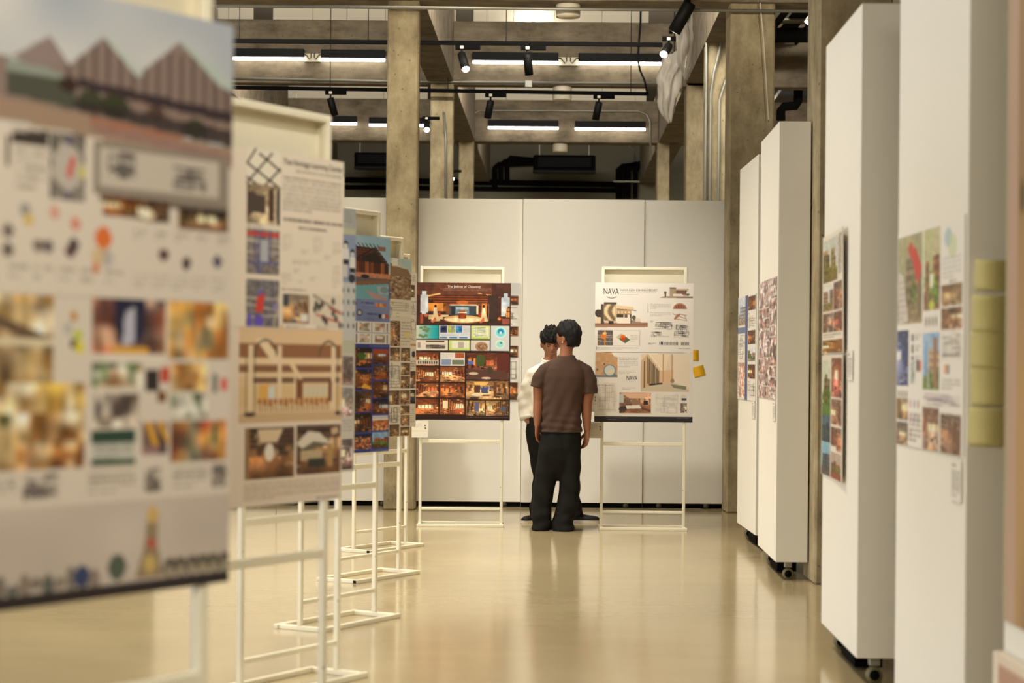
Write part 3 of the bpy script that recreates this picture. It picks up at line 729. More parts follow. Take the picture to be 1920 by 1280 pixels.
cv.rect(0.33,0.60,0.37,0.65,(40,40,48)); cv.rect(0.38,0.60,0.405,0.65,(210,70,50)); cv.put(0.23,0.60,0.32,0.71, plan, 2, (214,222,214))
cv.put(0.43,0.48,0.67,0.73, exterior, 23, (110,160,214), (160,196,226), (176,150,120), (110,140,60), (90,120,60)); cv.rect(0.50,0.49,0.52,0.72,(190,186,180)); cv.rect(0.58,0.50,0.64,0.72,(150,110,80))
cv.put(0.70,0.48,0.97,0.60, plan, 8); cv.rect(0.74,0.62,0.77,0.66,(226,120,70)); cv.rect(0.78,0.62,0.81,0.66,(110,120,110)); cv.rect(0.72,0.75,0.88,0.765,(230,180,60))
cv.words(0.70,0.68,0.96,0.73,3,seed=9); cv.put(0.44,0.75,0.96,0.80, plan, 10, (230,224,212),(150,140,150),14)
cv.put(0.01,0.78,0.20,0.88, interior, 13, (180,150,110),(190,140,80),(150,110,70)); cv.put(0.01,0.89,0.20,1.0, interior, 14, (130,110,90),(150,120,90),(120,96,70))
for k in range(7): cv.disc(0.24+0.06*(k%3),0.80+0.07*(k//3),0.014,0.02,((206,150,150),(150,150,170),(170,140,120))[k%3])
cv.words(0.22,0.84,0.41,0.98,6,seed=12); cv.put(0.43,0.81,0.67,1.0, interior, 18, (150,104,80),(190,120,80),(170,140,120)); cv.put(0.69,0.83,0.97,1.0, interior, 19, (130,100,80),(150,100,70),(140,100,76))
cv.words(0.80,0.26,0.96,0.28,1); cv.a = cv.a*0.84+0.15  # whole print lightened to put a pale haze into its colours
loc, rz = on_wall(FA, 0.3, 0.60, 1.52)
put_sheet('poster', 'blurred wide poster with a red-roofed aerial view, next to the yellow notes', 'poster', cv, 1.16, 0.835, loc, rz, GP)
# two hanging sheets
cv = Cv(110, 110, (226,216,198)); cv.put(0.03,0.04,0.72,0.40, exterior, 41, (186,190,176),(210,206,190),(140,116,70),(120,104,50),(120,112,40))
cv.put(0.74,0.04,0.97,0.36, citymap, 3, (190,182,160), ((160,150,90),)); cv.put(0.03,0.42,0.50,0.64, exterior, 44, (206,206,200),(226,220,206),(160,130,100),(150,120,80),(110,110,60))
cv.put(0.52,0.42,0.97,0.64, interior, 45, (150,120,100),(170,110,80),(150,110,90)); cv.put(0.03,0.66,0.50,0.82, interior, 46, (180,150,140),(160,120,100),(120,100,90)); cv.put(0.52,0.66,0.97,0.82, interior, 47, (150,100,80),(170,90,70),(120,80,60))
cv.put(0.03,0.88,0.97,0.99, interior, 48, (170,120,60),(200,130,60),(130,90,50)); cv.words(0.05,0.83,0.9,0.87,2)
curl = lambda u, v: -0.020*np.clip((u-0.3)/0.7, 0, 1)**1.3*(0.6+0.4*(1-v))
loc, rz = on_wall(FB, -1.5, 0.78, 1.762, 0.006)
put_sheet('poster_sheet', 'upper of two curling sheets on the wall beside the nearest column', 'poster', cv, 0.841, 0.582, loc, rz, GP, curl=curl)
cv = Cv(110, 110, (220,210,192)); cv.put(0.02,0.05,0.40,0.50, exterior, 51, (190,196,170),(206,204,180),(150,130,70),(90,120,50),(80,110,40)); cv.put(0.02,0.50,0.40,0.72, exterior, 52, (60,80,96),(96,120,130),(60,70,80),(50,60,70),(60,80,70))
cv.put(0.02,0.72,0.40,0.99, exterior, 53, (120,160,180),(150,190,200),(100,100,110),(96,84,80),(70,90,80)); cv.put(0.43,0.03,0.97,0.34, interior, 54, (150,90,70),(180,100,80),(170,90,80)); cv.put(0.43,0.36,0.97,0.56, interior, 55, (170,130,110),(150,100,80),(140,100,80))
cv.put(0.43,0.58,0.97,0.76, interior, 56, (150,110,90),(160,100,76),(150,90,70)); cv.put(0.43,0.78,0.97,0.99, exterior, 57, (170,150,140),(190,170,150),(160,100,80),(150,80,60),(110,110,50)); cv.rect(0.43,0.73,0.7,0.78,(226,218,204))
curl2 = lambda u, v: -0.014*np.clip((u-0.4)/0.6, 0, 1)**1.4
loc, rz = on_wall(FB, -1.5, 0.78, 1.168, 0.006)
put_sheet('poster_sheet', 'lower of two curling sheets on the wall beside the nearest column', 'poster', cv, 0.841, 0.594, loc, rz, GP, curl=curl2)
cv = Cv(80, 170, (222,214,204)); rs = np.random.RandomState(7)
MV = [((150,110,96),(226,216,208),(84,62,58),(190,150,140)), ((110,88,84),(206,190,180),(150,110,100),(240,234,228)), ((222,214,206),(170,140,134),(110,84,80)), ((130,96,84),(180,120,100),(236,226,214),(70,56,54))]
for i, (x0, x1) in enumerate(((0,0.30),(0.31,0.62),(0.63,1))):
    y = 0.0
    while y < 0.97:
        h_ = rs.choice((0.09,0.13,0.19,0.24)); cv.put(x0, y, x1, min(1, y+h_-0.008), snap, rs.randint(999), MV[rs.randint(4)], 9, 0.7); y += h_
cv.a = cv.a*0.82+np.array([0.11,0.11,0.115])
loc, rz = on_wall(FC, -1.6, 0.62, 1.593)
put_sheet('poster', 'brown and white collage poster on the tall display wall by the nearest column', 'poster', cv, 1.185, 0.815, loc, rz, GP)
cv = Cv(90, 170, (226,222,216)); cv.put(0.02,0.02,0.42,0.28, exterior, 61, (186,200,220),(220,226,230),(150,150,160),(160,140,110),(150,140,130)); cv.rect(0.42,0.0,0.56,1.0,(72,86,128)); cv.rect(0.0,0.30,0.45,0.36,(110,124,160))
cv.put(0.02,0.37,0.42,0.62, plan, 3, (232,226,214),(110,110,120),14); cv.put(0.02,0.64,0.42,0.98, snap, 62, ((226,218,210),(176,150,130),(206,190,176),(190,110,80)), 8)
for k in range(6): cv.put(0.58,0.02+0.16*k,0.98,0.15+0.16*k, (interior, plan, interior, exterior, interior, plan)[k], 70+k)
loc, rz = on_wall(FD, 0, 0.62, 1.55)
put_sheet('poster', 'pale poster with a blue stripe on the farthest display wall', 'poster', cv, 1.18, 0.825, loc, rz, GP)
cv = Cv(60, 120, (176,142,120)); cv.put(0.0,0.0,1.0,1.0, speckle, 5, ((176,144,96),(160,130,96),(186,150,104),(150,124,92)), 60); cv.rect(0,0,0.17,1,(190,160,140)); cv.rect(0,0,0.06,1,(176,160,132)); cv.rect(0.2,0.38,0.26,0.42,(96,84,50))
loc, rz = on_wall(FZ, 0, 1.05, 1.70)
put_sheet('poster', 'out-of-focus ochre poster with pinkish border at the right picture edge', 'poster', cv, 0.841, 2.1, loc, rz, GP)
cv = Cv(50, 50, (226,210,190)); cv.rect(0.1,0.06,0.75,1,(188,150,128)); cv.rect(0.0,0.0,0.06,1,(232,222,200))
loc, rz = on_wall(FZ, 0, 1.10, 0.278, 0.022)
put_sheet('notice_board', 'out-of-focus low framed notice at the bottom right corner', 'notice', cv, 0.72, 0.555, loc, rz, None, t=0.03)

# caption cards
def card(F, rot, s, z, w, h, label, seed):
    cv = Cv(30, 44, (232,228,218)); cv.words(0.12,0.10,0.5,0.2,1,al=0.8,seed=seed,last=1); cv.words(0.12,0.26,0.9,0.9,8,seed=seed+1)
    loc, rz = on_wall(F, rot, s, z, 0.005)
    put_sheet('caption_card', label, 'caption card', cv, w, h, loc, rz, 'caption cards on the right display walls', t=0.003)
card(FA, 0.3, 0.12, 1.015, 0.16, 0.145, 'white caption card below the red-roof poster', 3)
card(FB, -1.5, 0.24, 1.415, 0.17, 0.135, 'white caption card beside the two curling sheets', 5)
card(FC, -1.6, 0.12, 1.11, 0.17, 0.13, 'white caption card below the brown and white collage poster', 7)
card(FD, 0, 0.14, 1.07, 0.17, 0.13, 'white caption card below the pale blue-striped poster', 9)

# sticky notes on the near end of the red-roof wall
def note(x0, x1, z0, z1, y, mat, label, rot=0.0, group=None, curl=0.003):
    m = MB(); n = 8
    for j in range(n+1):
        t = j/n; z = z1-(z1-z0)*t; yy = -curl*t*t
        m.v += [(-(x1-x0)/2, yy, z-(z0+z1)/2), ((x1-x0)/2, yy, z-(z0+z1)/2), ((x1-x0)/2, yy+0.0006, z-(z0+z1)/2), (-(x1-x0)/2, yy+0.0006, z-(z0+z1)/2)]
    for j in range(n):
        b = 4*j
        for k in range(4): m.f.append((b+k, b+(k+1)%4, b+4+(k+1)%4, b+4+k))
    m.f += [(0,1,2,3), (4*n+3,4*n+2,4*n+1,4*n)]
    o = m.build('sticky_note', mat, None, True); o.location = ((x0+x1)/2, y, (z0+z1)/2); o.rotation_euler = (0, rot, 0)
    return tag(o, label, 'sticky note', group)
ys = (487, 549, 553, 625, 690, 748, 835)
for i, (a, b, xa, lb) in enumerate(((487,544,1829,'topmost'),(553,622,1824,'second from the top'),(622,690,1822,'third from the top'),(690,760,1822,'fourth from the top'),(764,836,1818,'lowest'))):
    p, q = P(xa, a, 6.815), P(1888, b, 6.815)
    note(p.x, q.x, q.z, p.z, 6.815+0.002, M['yellow'], 'yellow sticky note on the red-roof wall end, %s of five' % lb, (0.02,-0.01,0.012,-0.015,0.02)[i], 'yellow notes on the wall end')
for i, (x0,y0,x1,y1,r,lb) in enumerate(((1293,656,1310,676,0.0,'amber sticky note half hidden behind the resort poster, upper of two'),(1300,686,1321,706,0.25,'tilted amber sticky note right of the resort poster, lower of two'))):
    p, q = P(x0,y0,19.49), P(x1,y1,19.49); note(p.x, q.x, q.z, p.z, 19.497, M['orange'], lb, -r, 'amber notes by the resort poster')

# ------------------------------------------------------------------ poster stands
def make_stand(label, loc, rotz):
    root = thing('poster_stand', label, 'poster stand', loc, rotz, 'cream steel poster stands')
    H, w, s = 2.245, 0.365, 0.025
    for x in (-w, w-s): MB().cbox(x, x+s, -0.0125, 0.0125, s, H, 0.003).build('upright', M['steel'], root)
    MB().cbox(-w+s, w-s, -0.0125, 0.0125, H-s, H, 0.003).build('top_bar', M['steel'], root)
    MB().cbox(-w+s, w-s, -0.0125, 0.0125, 0.715, 0.715+s+0.006, 0.003).build('middle_rail', M['steel'], root)
    MB().cbox(-w+s, w-s, -0.011, 0.011, 0.135, 0.157, 0.003).build('lower_rail', M['steel'], root)
    for y in (-0.16, 0.13): MB().cbox(-w-0.01, w+0.01, y, y+s, 0, s, 0.003).build('base_bar', M['steel'], root)
    for x in (-w, w-s): MB().cbox(x, x+s, -0.13, 0.13, 0, s, 0.003).build('base_foot', M['steel'], root)
    for x in (-w-0.012, w+0.008): MB().box(x, x+0.004, -0.157, -0.133, 0.003, s-0.003).build('end_cap', M['blackish'], root)
    MB().cbox(-w+0.012, w-0.012, 0.040, 0.048, 0.93, H-0.012, 0.002).build('board', M['board'], root)
    for x in (-w, w-0.012): MB().cbox(x, x+0.012, 0.0125, 0.048, 0.93, H, 0.002).build('board_rim', M['steel'], root)
    MB().cbox(-w+0.012, w-0.012, 0.0125, 0.048, H-0.012, H, 0.002).build('board_rim', M['steel'], root)
    return root
STANDS = [ (-0.847, 3.92, 57.0), (-0.833, 6.68, 60.0), (-0.955, 8.67, 60.0), (-0.926, 10.75, 60.5), (-0.926, 13.05, 60.0), (-0.985, 15.06, 60.0), (-0.435, 17.28, 0.0), (1.128, 17.05, -0.5) ]
LB = ['nearest blurred cream poster stand at the left edge, holding the greenhouse poster', 'blurred cream poster stand holding the heritage learning poster',
      'third cream poster stand of the left row, its sheets mostly hidden', 'cream poster stand holding the deep blue poster', 'cream poster stand holding the brown and white plan sheets',
      'last cream poster stand of the left row, before the brown poster', 'cream poster stand holding the brown hotel lobby poster', 'cream poster stand holding the white resort poster']
roots = [make_stand(LB[0], (STANDS[0][0], STANDS[0][1], 0), math.radians(STANDS[0][2]))]
for i in range(1, 8):
    r = copy_tree(roots[0]); r.location = (STANDS[i][0], STANDS[i][1], 0); r.rotation_euler = (0, 0, math.radians(STANDS[i][2])); r['label'] = LB[i]; roots.append(r)
roots[1].scale = (1, 1, 1.012); roots[0].scale = (1, 1, 1.01)
def stand_sheet(i, z, cv, label, w=0.841, h=0.594, x=0.0, off=0.016, curl=None, name='poster_sheet', tilt=0.0, group='poster sheets on the stands', cat='poster'):
    X, Y, a = STANDS[i]; a = math.radians(a)
    loc = (X + x*math.cos(a) + off*math.sin(a), Y + x*math.sin(a) - off*math.cos(a), z)
    return put_sheet(name, label, cat, cv, w, h, loc, a, group, curl=curl, tilt=tilt)
ZU, ZL = 1.806, 1.211
# --- stand 1: greenhouse poster
cv = Cv(190, 134, (226,216,202), 1); rs = np.random.RandomState(1)
n = vnoise(134, 190, 4, 5, rs); sky = A(176,186,200)*(1-n[...,None]) + A(246,238,226)*n[...,None]; q = slice(0, 62); cv.a[q] = sky[q]
cv.poly([(0,0.24),(0.10,0.15),(0.20,0.25),(0.27,0.26),(0.37,0.165),(0.43,0.25),(0.54,0.135),(0.655,0.24),(0.80,0.10),(1,0.225),(1,0.43),(0,0.40)], (146,128,120))
cv.poly([(0.54,0.135),(0.57,0.14),(0.675,0.235),(0.655,0.25)], (196,206,202)); cv.poly([(0.80,0.10),(0.835,0.105),(1,0.21),(1,0.24),(0.95,0.23)], (190,204,198)); cv.poly([(0.24,0.26),(0.40,0.275),(0.44,0.31),(0.24,0.30)], (150,160,150)); cv.poly([(0.26,0.25),(0.37,0.165),(0.42,0.24),(0.34,0.27)], (150,134,130))
u, v = cv.uv(); cv.mask((np.sin(u*150) > 0.3) & (v > 0.14) & (v < 0.40) & (u > 0.42) & (cv.a.mean(2) < 0.57), (100,84,80), 0.8)
cv.poly([(0.46,0.285),(1,0.315),(1,0.355),(0.46,0.315)], (64,52,56)); cv.poly([(0.24,0.30),(0.45,0.30),(0.46,0.39),(0.24,0.37)], (84,86,76)); cv.poly([(0.46,0.32),(1,0.36),(1,0.385),(0.46,0.345)], (150,128,118), 0.8)
for cx, cy, r, c in ((0.43,0.31,0.03,(60,40,34)),(0.58,0.36,0.05,(52,60,40)),(0.72,0.36,0.03,(80,60,50)),(0.86,0.395,0.045,(52,66,38)),(0.50,0.35,0.04,(60,66,48))): cv.disc(cx,cy,r,r*0.8,c,0.9)
cv.poly([(0.45,0.355),(1,0.38),(1,0.44),(0.45,0.39)], (52,44,44), 0.75)
cv.poly([(0,0.37),(0.5,0.40),(1,0.445),(1,0.515),(0.5,0.47),(0,0.44)], (166,142,122)); cv.poly([(0.5,0.405),(0.8,0.425),(0.8,0.445),(0.5,0.425)], (170,96,70), 0.6); cv.poly([(0.5,0.43),(1,0.47),(1,0.49),(0.5,0.45)], (150,110,110), 0.7)
cv.rect(0.26,0.47,0.40,0.49,(196,184,168)); cv.words(0.27,0.53,0.37,0.67,5,al=0.35,seed=3); cv.poly([(0.26,0.49),(0.37,0.47),(0.37,0.52),(0.26,0.52)],(70,62,58)); cv.rect(0.24,0.5,0.255,0.6,(60,50,48))
cv.put(0.375,0.47,0.485,0.69, citymap, 5, (130,124,116), ()); cv.disc(0.43,0.58,0.045,0.075,(196,188,178)); cv.poly([(0.425,0.61),(0.44,0.54),(0.455,0.545),(0.44,0.615)],(214,70,56)); cv.disc(0.475,0.59,0.012,0.02,(206,200,110))
cv.rect(0.51,0.48,0.985,0.66,(150,140,128)); cv.rect(0.53,0.50,0.95,0.625,(206,196,182)); cv.rect(0.53,0.655,0.985,0.68,(120,110,100)); cv.put(0.56,0.51,0.66,0.60, plan, 7, (196,188,176),(110,104,100),10); cv.put(0.78,0.53,0.90,0.61, plan, 9, (196,188,176),(110,104,100),10)
cv.put(0.54,0.655,0.66,0.725, interior, 71, (120,70,30),(170,100,44),(130,80,40)); cv.put(0.66,0.66,0.77,0.735, interior, 72, (90,60,40),(150,110,80),(210,190,160)); cv.put(0.80,0.675,0.985,0.745, interior, 73, (70,50,40),(120,90,60),(150,110,80))
cv.disc(0.545,0.80,0.027,0.038,(228,120,60)); cv.disc(0.535,0.86,0.03,0.03,(214,180,120),0.6); cv.disc(0.56,0.865,0.02,0.03,(180,176,176),0.7); cv.disc(0.52,0.90,0.01,0.02,(220,130,90))
for cx, cy, c in ((0.30,0.73,(150,150,150)),(0.31,0.76,(220,190,110)),(0.39,0.73,(222,160,140)),(0.455,0.76,(222,140,120)),(0.25,0.80,(110,100,96)),(0.34,0.84,(120,104,96)),(0.37,0.84,(96,88,90)),(0.44,0.85,(96,60,66)),(0.45,0.83,(70,60,64)),(0.75,0.84,(80,50,50)),(0.83,0.865,(60,44,44)),(0.945,0.85,(70,66,90)),(0.25,0.86,(90,84,80))): cv.disc(cx,cy,0.017,0.022,c,0.85)
for k in range(5): cv.words(0.25+0.075*k,0.90,0.31+0.075*k,0.955,2,al=0.3,seed=k); cv.words(0.64+0.075*k,0.76,0.69+0.075*k,0.80,2,al=0.3,seed=k+9); cv.words(0.64+0.07*k,0.91,0.70+0.07*k,0.96,3,al=0.28,seed=k+19)
stand_sheet(0, ZU+0.024, cv, 'top sheet with gabled greenhouses under a cloudy sky, nearest stand')
cv = Cv(190, 134, (224,214,200), 1)
CR = ((238,226,200),(196,164,104),(96,70,44),(222,204,168),(70,54,40),(170,130,70))
cv.put(0.0,0.0,0.39,0.28, snap, 81, CR, 9); cv.poly([(0.20,0.06),(0.39,0.14),(0.39,0.175),(0.20,0.10)],(110,90,70)); cv.rect(0.2,0.145,0.39,0.165,(226,214,180)); cv.rect(0.395,0.02,0.49,0.22,(224,214,200))
for x, y, c in ((0.44,0.05,(196,140,60)),(0.455,0.11,(196,206,60)),(0.44,0.14,(60,56,70)),(0.46,0.15,(226,214,50)),(0.42,0.09,(190,190,180))): cv.rect(x,y,x+0.025,y+0.035,c)
cv.put(0.0,0.28,0.49,0.42, snap, 83, ((240,230,208),(214,176,80),(236,224,190),(120,90,50)), 8); cv.put(0.0,0.38,0.49,0.56, snap, 84, ((206,176,120),(110,74,40),(240,226,196),(170,120,56),(80,84,40)), 9); cv.put(0.28,0.47,0.49,0.56, snap, 85, ((150,96,44),(190,140,76),(226,200,160),(110,70,36)), 7)
cv.put(0.51,0.0,0.76,0.19, snap, 86, ((150,84,60),(110,60,50),(190,130,90),(60,50,60),(214,180,150)), 8); cv.poly([(0.58,0.0),(0.69,0.0),(0.68,0.15),(0.62,0.16),(0.59,0.15)],(44,44,66)); cv.poly([(0.62,0.05),(0.65,0.03),(0.655,0.15),(0.61,0.16)],(190,190,206)); cv.rect(0.58,0.165,0.70,0.185,(226,170,60)); cv.rect(0.56,0.185,0.76,0.215,(232,222,208))
cv.put(0.77,0.0,0.99,0.20, snap, 87, ((206,160,80),(222,190,120),(130,120,90),(176,110,50),(236,214,170)), 7); cv.put(0.51,0.22,0.68,0.30, snap, 88, ((214,206,190),(90,110,70),(170,130,90),(236,230,214),(70,80,66)), 6); cv.put(0.52,0.32,0.67,0.43, snap, 89, ((190,170,150),(110,96,84),(222,214,200),(80,70,66)), 6)
cv.rect(0.69,0.24,0.735,0.31,(56,48,48)); cv.rect(0.74,0.235,0.775,0.285,(200,70,50)); cv.rect(0.73,0.31,0.765,0.35,(120,80,40)); cv.put(0.78,0.22,0.91,0.31, snap, 90, ((214,166,90),(236,206,150),(150,100,50)), 6); cv.put(0.78,0.32,0.91,0.41, snap, 91, ((196,196,186),(90,104,76),(230,224,210)), 6); cv.rect(0.93,0.25,0.95,0.32,(70,90,76)); cv.rect(0.965,0.27,0.985,0.31,(220,60,60))
cv.rect(0.51,0.44,0.66,0.56,(206,206,196)); cv.rect(0.51,0.44,0.66,0.485,(50,76,62)); cv.rect(0.51,0.54,0.66,0.56,(70,96,70)); cv.words(0.52,0.49,0.65,0.54,3,al=0.5,seed=4)
cv.put(0.68,0.42,0.77,0.53, snap, 92, ((110,84,92),(150,120,110),(90,70,70)), 6); cv.poly([(0.69,0.42),(0.71,0.42),(0.74,0.5),(0.72,0.5)],(226,170,50)); cv.poly([(0.73,0.42),(0.75,0.42),(0.775,0.48),(0.77,0.5)],(226,170,50))
cv.put(0.78,0.42,0.985,0.56, snap, 93, ((176,84,54),(222,170,80),(230,210,180),(110,66,56),(96,104,80)), 7); cv.rect(0.93,0.43,0.95,0.5,(70,90,60))
for x0, x1 in ((0.0,0.28),(0.50,0.66),(0.79,0.92)): cv.words(x0,0.575,x1,0.655,4,al=0.4,seed=int(x0*99))
for x0 in (0.30,0.69,0.93): cv.put(x0,0.575,x0+0.06+0.05*(x0<0.4),0.66, plan, int(x0*50), (206,196,184),(120,112,106),12)
cv.rect(0,0.68,1,0.955,(206,194,182)); rs = np.random.RandomState(3); n = vnoise(134,190,5,8,rs); cv.a[92:128] *= (0.93+0.12*n[92:128,:,None])
for k in range(15): cv.disc(0.02+0.036*k,0.93+0.01*math.sin(k*2),0.018,0.03+0.012*math.sin(k*3.3),((110,104,96),(76,84,80),(130,116,104))[k%3],0.8)
cv.disc(0.485,0.915,0.025,0.035,(60,72,110)); cv.disc(0.60,0.90,0.03,0.045,(90,100,88)); cv.poly([(0.66,0.95),(0.69,0.84),(0.70,0.74),(0.725,0.71),(0.74,0.74),(0.735,0.83),(0.76,0.95)],(150,130,100),0.9); cv.disc(0.72,0.735,0.02,0.03,(214,180,110)); cv.disc(0.715,0.83,0.012,0.018,(200,80,70)); cv.disc(0.71,0.90,0.02,0.03,(206,180,110))
for k in range(6): cv.disc(0.78+0.04*k,0.92,0.024,0.035,(90,84,74),0.9); cv.disc(0.78+0.04*k,0.935,0.014,0.02,(176,164,140),0.9)
cv.rect(0,0.955,1,1,(52,46,46))
stand_sheet(0, ZL+0.024, cv, 'lower sheet of market interiors and a pale skyline, nearest stand')

# --- stand 2: heritage learning poster
cv = Cv(200, 150, (232,220,202))
cv.rect(0.34,0.0,0.555,0.20,(236,228,208))
for a, b in (((0.34,0.09),(0.40,0.0)),((0.34,0.20),(0.50,0.02)),((0.42,0.24),(0.555,0.10)),((0.34,0.09),(0.555,0.21)),((0.42,0.03),(0.555,0.11)),((0.48,0.24),(0.34,0.17))): cv.line(*a,*b,0.009,(56,48,42))
cv.put(0.34,0.20,0.555,0.42, interior, 101, (200,176,140),(120,92,70),(214,190,152),(236,214,176),(70,52,46),(150,120,96)); cv.rect(0.34,0.26,0.46,0.36,(82,68,62)); cv.rect(0.48,0.22,0.515,0.40,(84,60,48)); cv.rect(0.52,0.22,0.53,0.42,(230,214,186)); cv.rect(0.535,0.22,0.555,0.41,(50,44,44))
cv.words(0.34,0.425,0.44,0.44,1,last=1); cv.put(0.34,0.45,0.555,0.70, citymap, 12, (140,130,122), ()); cv.rect(0.34,0.465,0.555,0.485,(206,66,58)); cv.rect(0.43,0.51,0.48,0.64,(176,180,186)); cv.rect(0.42,0.45,0.43,0.70,(90,92,140)); cv.rect(0.485,0.45,0.495,0.66,(90,92,140)); cv.rect(0.34,0.63,0.555,0.64,(90,92,140))
cv.put(0.34,0.73,0.555,0.995, citymap, 14, (126,120,118), ()); cv.poly([(0.41,0.83),(0.46,0.80),(0.45,0.91),(0.40,0.91)],(210,70,60)); cv.rect(0.395,0.93,0.45,0.985,(104,84,190)); cv.rect(0.35,0.92,0.375,0.995,(104,84,190)); cv.rect(0.42,0.785,0.445,0.81,(110,100,190)); cv.rect(0.52,0.86,0.54,0.90,(130,120,190)); cv.line(0.555,0.80,0.52,1,0.008,(190,176,150))
cv.words(0.66,0.082,0.985,0.115,1,al=0.4,last=1); cv.words(0.57,0.13,0.98,0.335,9,al=0.42,seed=6,last=0.5); cv.words(0.58,0.365,0.99,0.395,1,(60,44,36),0.75,3,1); cv.words(0.68,0.41,0.88,0.435,1,(60,44,36),0.7,4,1)
for x0,y0,x1,y1,k in ((0.57,0.46,0.64,0.56,6),(0.78,0.46,0.85,0.56,6),(0.92,0.48,0.98,0.56,5),(0.70,0.54,0.76,0.57,2),(0.86,0.56,0.92,0.59,2),(0.64,0.60,0.84,0.63,2),(0.92,0.62,0.98,0.75,6),(0.65,0.65,0.70,0.68,2),(0.57,0.68,0.64,0.75,4),(0.68,0.72,0.73,0.74,1),(0.76,0.69,0.82,0.72,2)): cv.words(x0,y0,x1,y1,k,al=0.25,seed=k)
cv.words(0.57,0.765,0.74,0.785,1,last=1); cv.put(0.58,0.80,0.76,0.965, interior, 105, (196,170,140),(170,130,90),(190,140,90),(236,226,214),(70,80,90),(200,210,214)); cv.rect(0.58,0.80,0.62,0.87,(70,76,76)); cv.rect(0.70,0.91,0.75,0.955,(232,228,220))
cv.rect(0.775,0.79,0.99,0.975,(220,208,188)); cv.line(0.79,0.80,0.99,0.90,0.008,(120,104,96)); 
for a in ((0.81,0.91,0.88,0.93),(0.88,0.93,0.97,0.95),(0.90,0.87,0.98,0.90)): cv.line(*a,0.008,(190,70,66))
for x,y in ((0.81,0.85),(0.83,0.87),(0.85,0.85),(0.80,0.88),(0.93,0.83),(0.93,0.90),(0.95,0.93),(0.88,0.95),(0.86,0.93),(0.98,0.97)): cv.disc(x,y,0.012,0.02,(70,66,62))
cv.disc(0.575,0.985,0.008,0.01,(200,160,60)); cv.words(0.60,0.975,0.74,0.995,2,al=0.4); cv.words(0.81,0.975,0.96,0.995,2,al=0.4)
s2 = stand_sheet(1, ZU+0.013, cv, 'top sheet titled in dark serif letters with site maps, second stand', w=0.841, x=0.012)
lettering('Thai Heritage Learning Center', s2, 0.075*0.83, 0.437*0.594, 0.42*0.83, 0.026, M['ink'])
cv = Cv(200, 150, (230,216,198))
cv.rect(0.30,0.0,1,0.535,(226,196,156))
cv.rect(0.30,0.09,0.99,0.17,(150,104,72)); cv.rect(0.30,0.17,1,0.20,(236,210,172)); cv.rect(0.30,0.21,0.99,0.25,(140,98,70)); cv.rect(0.30,0.25,1,0.28,(232,204,164)); cv.rect(0.38,0.28,0.98,0.31,(120,88,66)); cv.rect(0.30,0.33,1,0.44,(222,190,140))
cv.poly([(0.40,0.06),(0.46,0.06),(0.60,0.20),(0.52,0.20)],(238,216,180)); cv.poly([(0.62,0.2),(0.66,0.2),(0.72,0.29),(0.69,0.29)],(236,208,168))
for x, w_ in ((0.36,0.03),(0.55,0.028),(0.66,0.012),(0.92,0.03)): cv.rect(x,0.10 if w_ > 0.02 else 0.25,x+w_,0.46,(232,210,176))
for x in (0.40,0.345,0.965): cv.line(x,0.48,x,0.16,0.006,(84,80,60))
u, v = cv.uv(); cv.mask((np.abs(np.hypot((u-0.47)/0.07,(v-0.16)/0.09)-1) < 0.06) & (v < 0.16), (84,80,60)); cv.mask((np.abs(np.hypot((u-0.90)/0.065,(v-0.16)/0.09)-1) < 0.06) & (v < 0.16), (84,80,60))
cv.rect(0.43,0.32,0.51,0.40,(226,176,90)); cv.rect(0.49,0.33,0.53,0.40,(214,220,216)); cv.rect(0.675,0.30,0.72,0.40,(130,80,54)); cv.rect(0.90,0.30,0.925,0.42,(120,76,52))
for k in range(5): cv.rect(0.73+0.034*k,0.33,0.752+0.034*k,0.39,(206,206,186))
for k in range(14):
    x = 0.42+0.035*k; cv.rect(x,0.40,x+0.026,0.425+0.008*(k%3),(176,110,60)); cv.rect(x+0.004,0.43,x+0.008,0.475,(90,70,52)); cv.rect(x+0.02,0.43,x+0.024,0.47,(90,70,52))
cv.rect(0.30,0.48,1,0.53,(206,176,138)); cv.disc(0.37,0.485,0.04,0.012,(70,60,50)); cv.disc(0.97,0.49,0.02,0.012,(60,50,44))
cv.put(0.34,0.56,0.665,0.845, interior, 112, (110,80,60),(150,116,76),(150,100,60),(240,220,180),(64,44,36),(130,90,60),5,4); cv.poly([(0.42,0.57),(0.59,0.57),(0.55,0.645),(0.44,0.645)],(222,200,166)); cv.disc(0.50,0.70,0.03,0.05,(236,228,214)); cv.rect(0.34,0.56,0.37,0.845,(150,120,84))
cv.put(0.68,0.555,0.99,0.84, interior, 113, (90,66,54),(110,84,60),(140,96,64),(236,216,180),(60,44,40),(190,150,110),5,3); cv.poly([(0.68,0.66),(0.76,0.59),(0.84,0.60),(0.92,0.67),(0.80,0.65),(0.72,0.69)],(222,212,196)); cv.poly([(0.72,0.69),(0.80,0.65),(0.92,0.67),(0.78,0.70)],(110,100,84)); cv.rect(0.71,0.70,0.86,0.76,(190,170,136)); cv.rect(0.76,0.75,0.88,0.80,(56,56,50)); cv.rect(0.90,0.67,0.935,0.80,(176,144,90)); cv.poly([(0.92,0.58),(0.97,0.57),(0.975,0.605),(0.93,0.62)],(206,176,140))
cv.words(0.335,0.865,0.99,0.965,7,(90,70,56),0.4,31,0.3); cv.words(0.82,0.975,0.985,0.99,1,last=1)
stand_sheet(1, ZL+0.013, cv, 'lower sheet with a pale arched dining room, second stand', w=0.841, x=0.012)

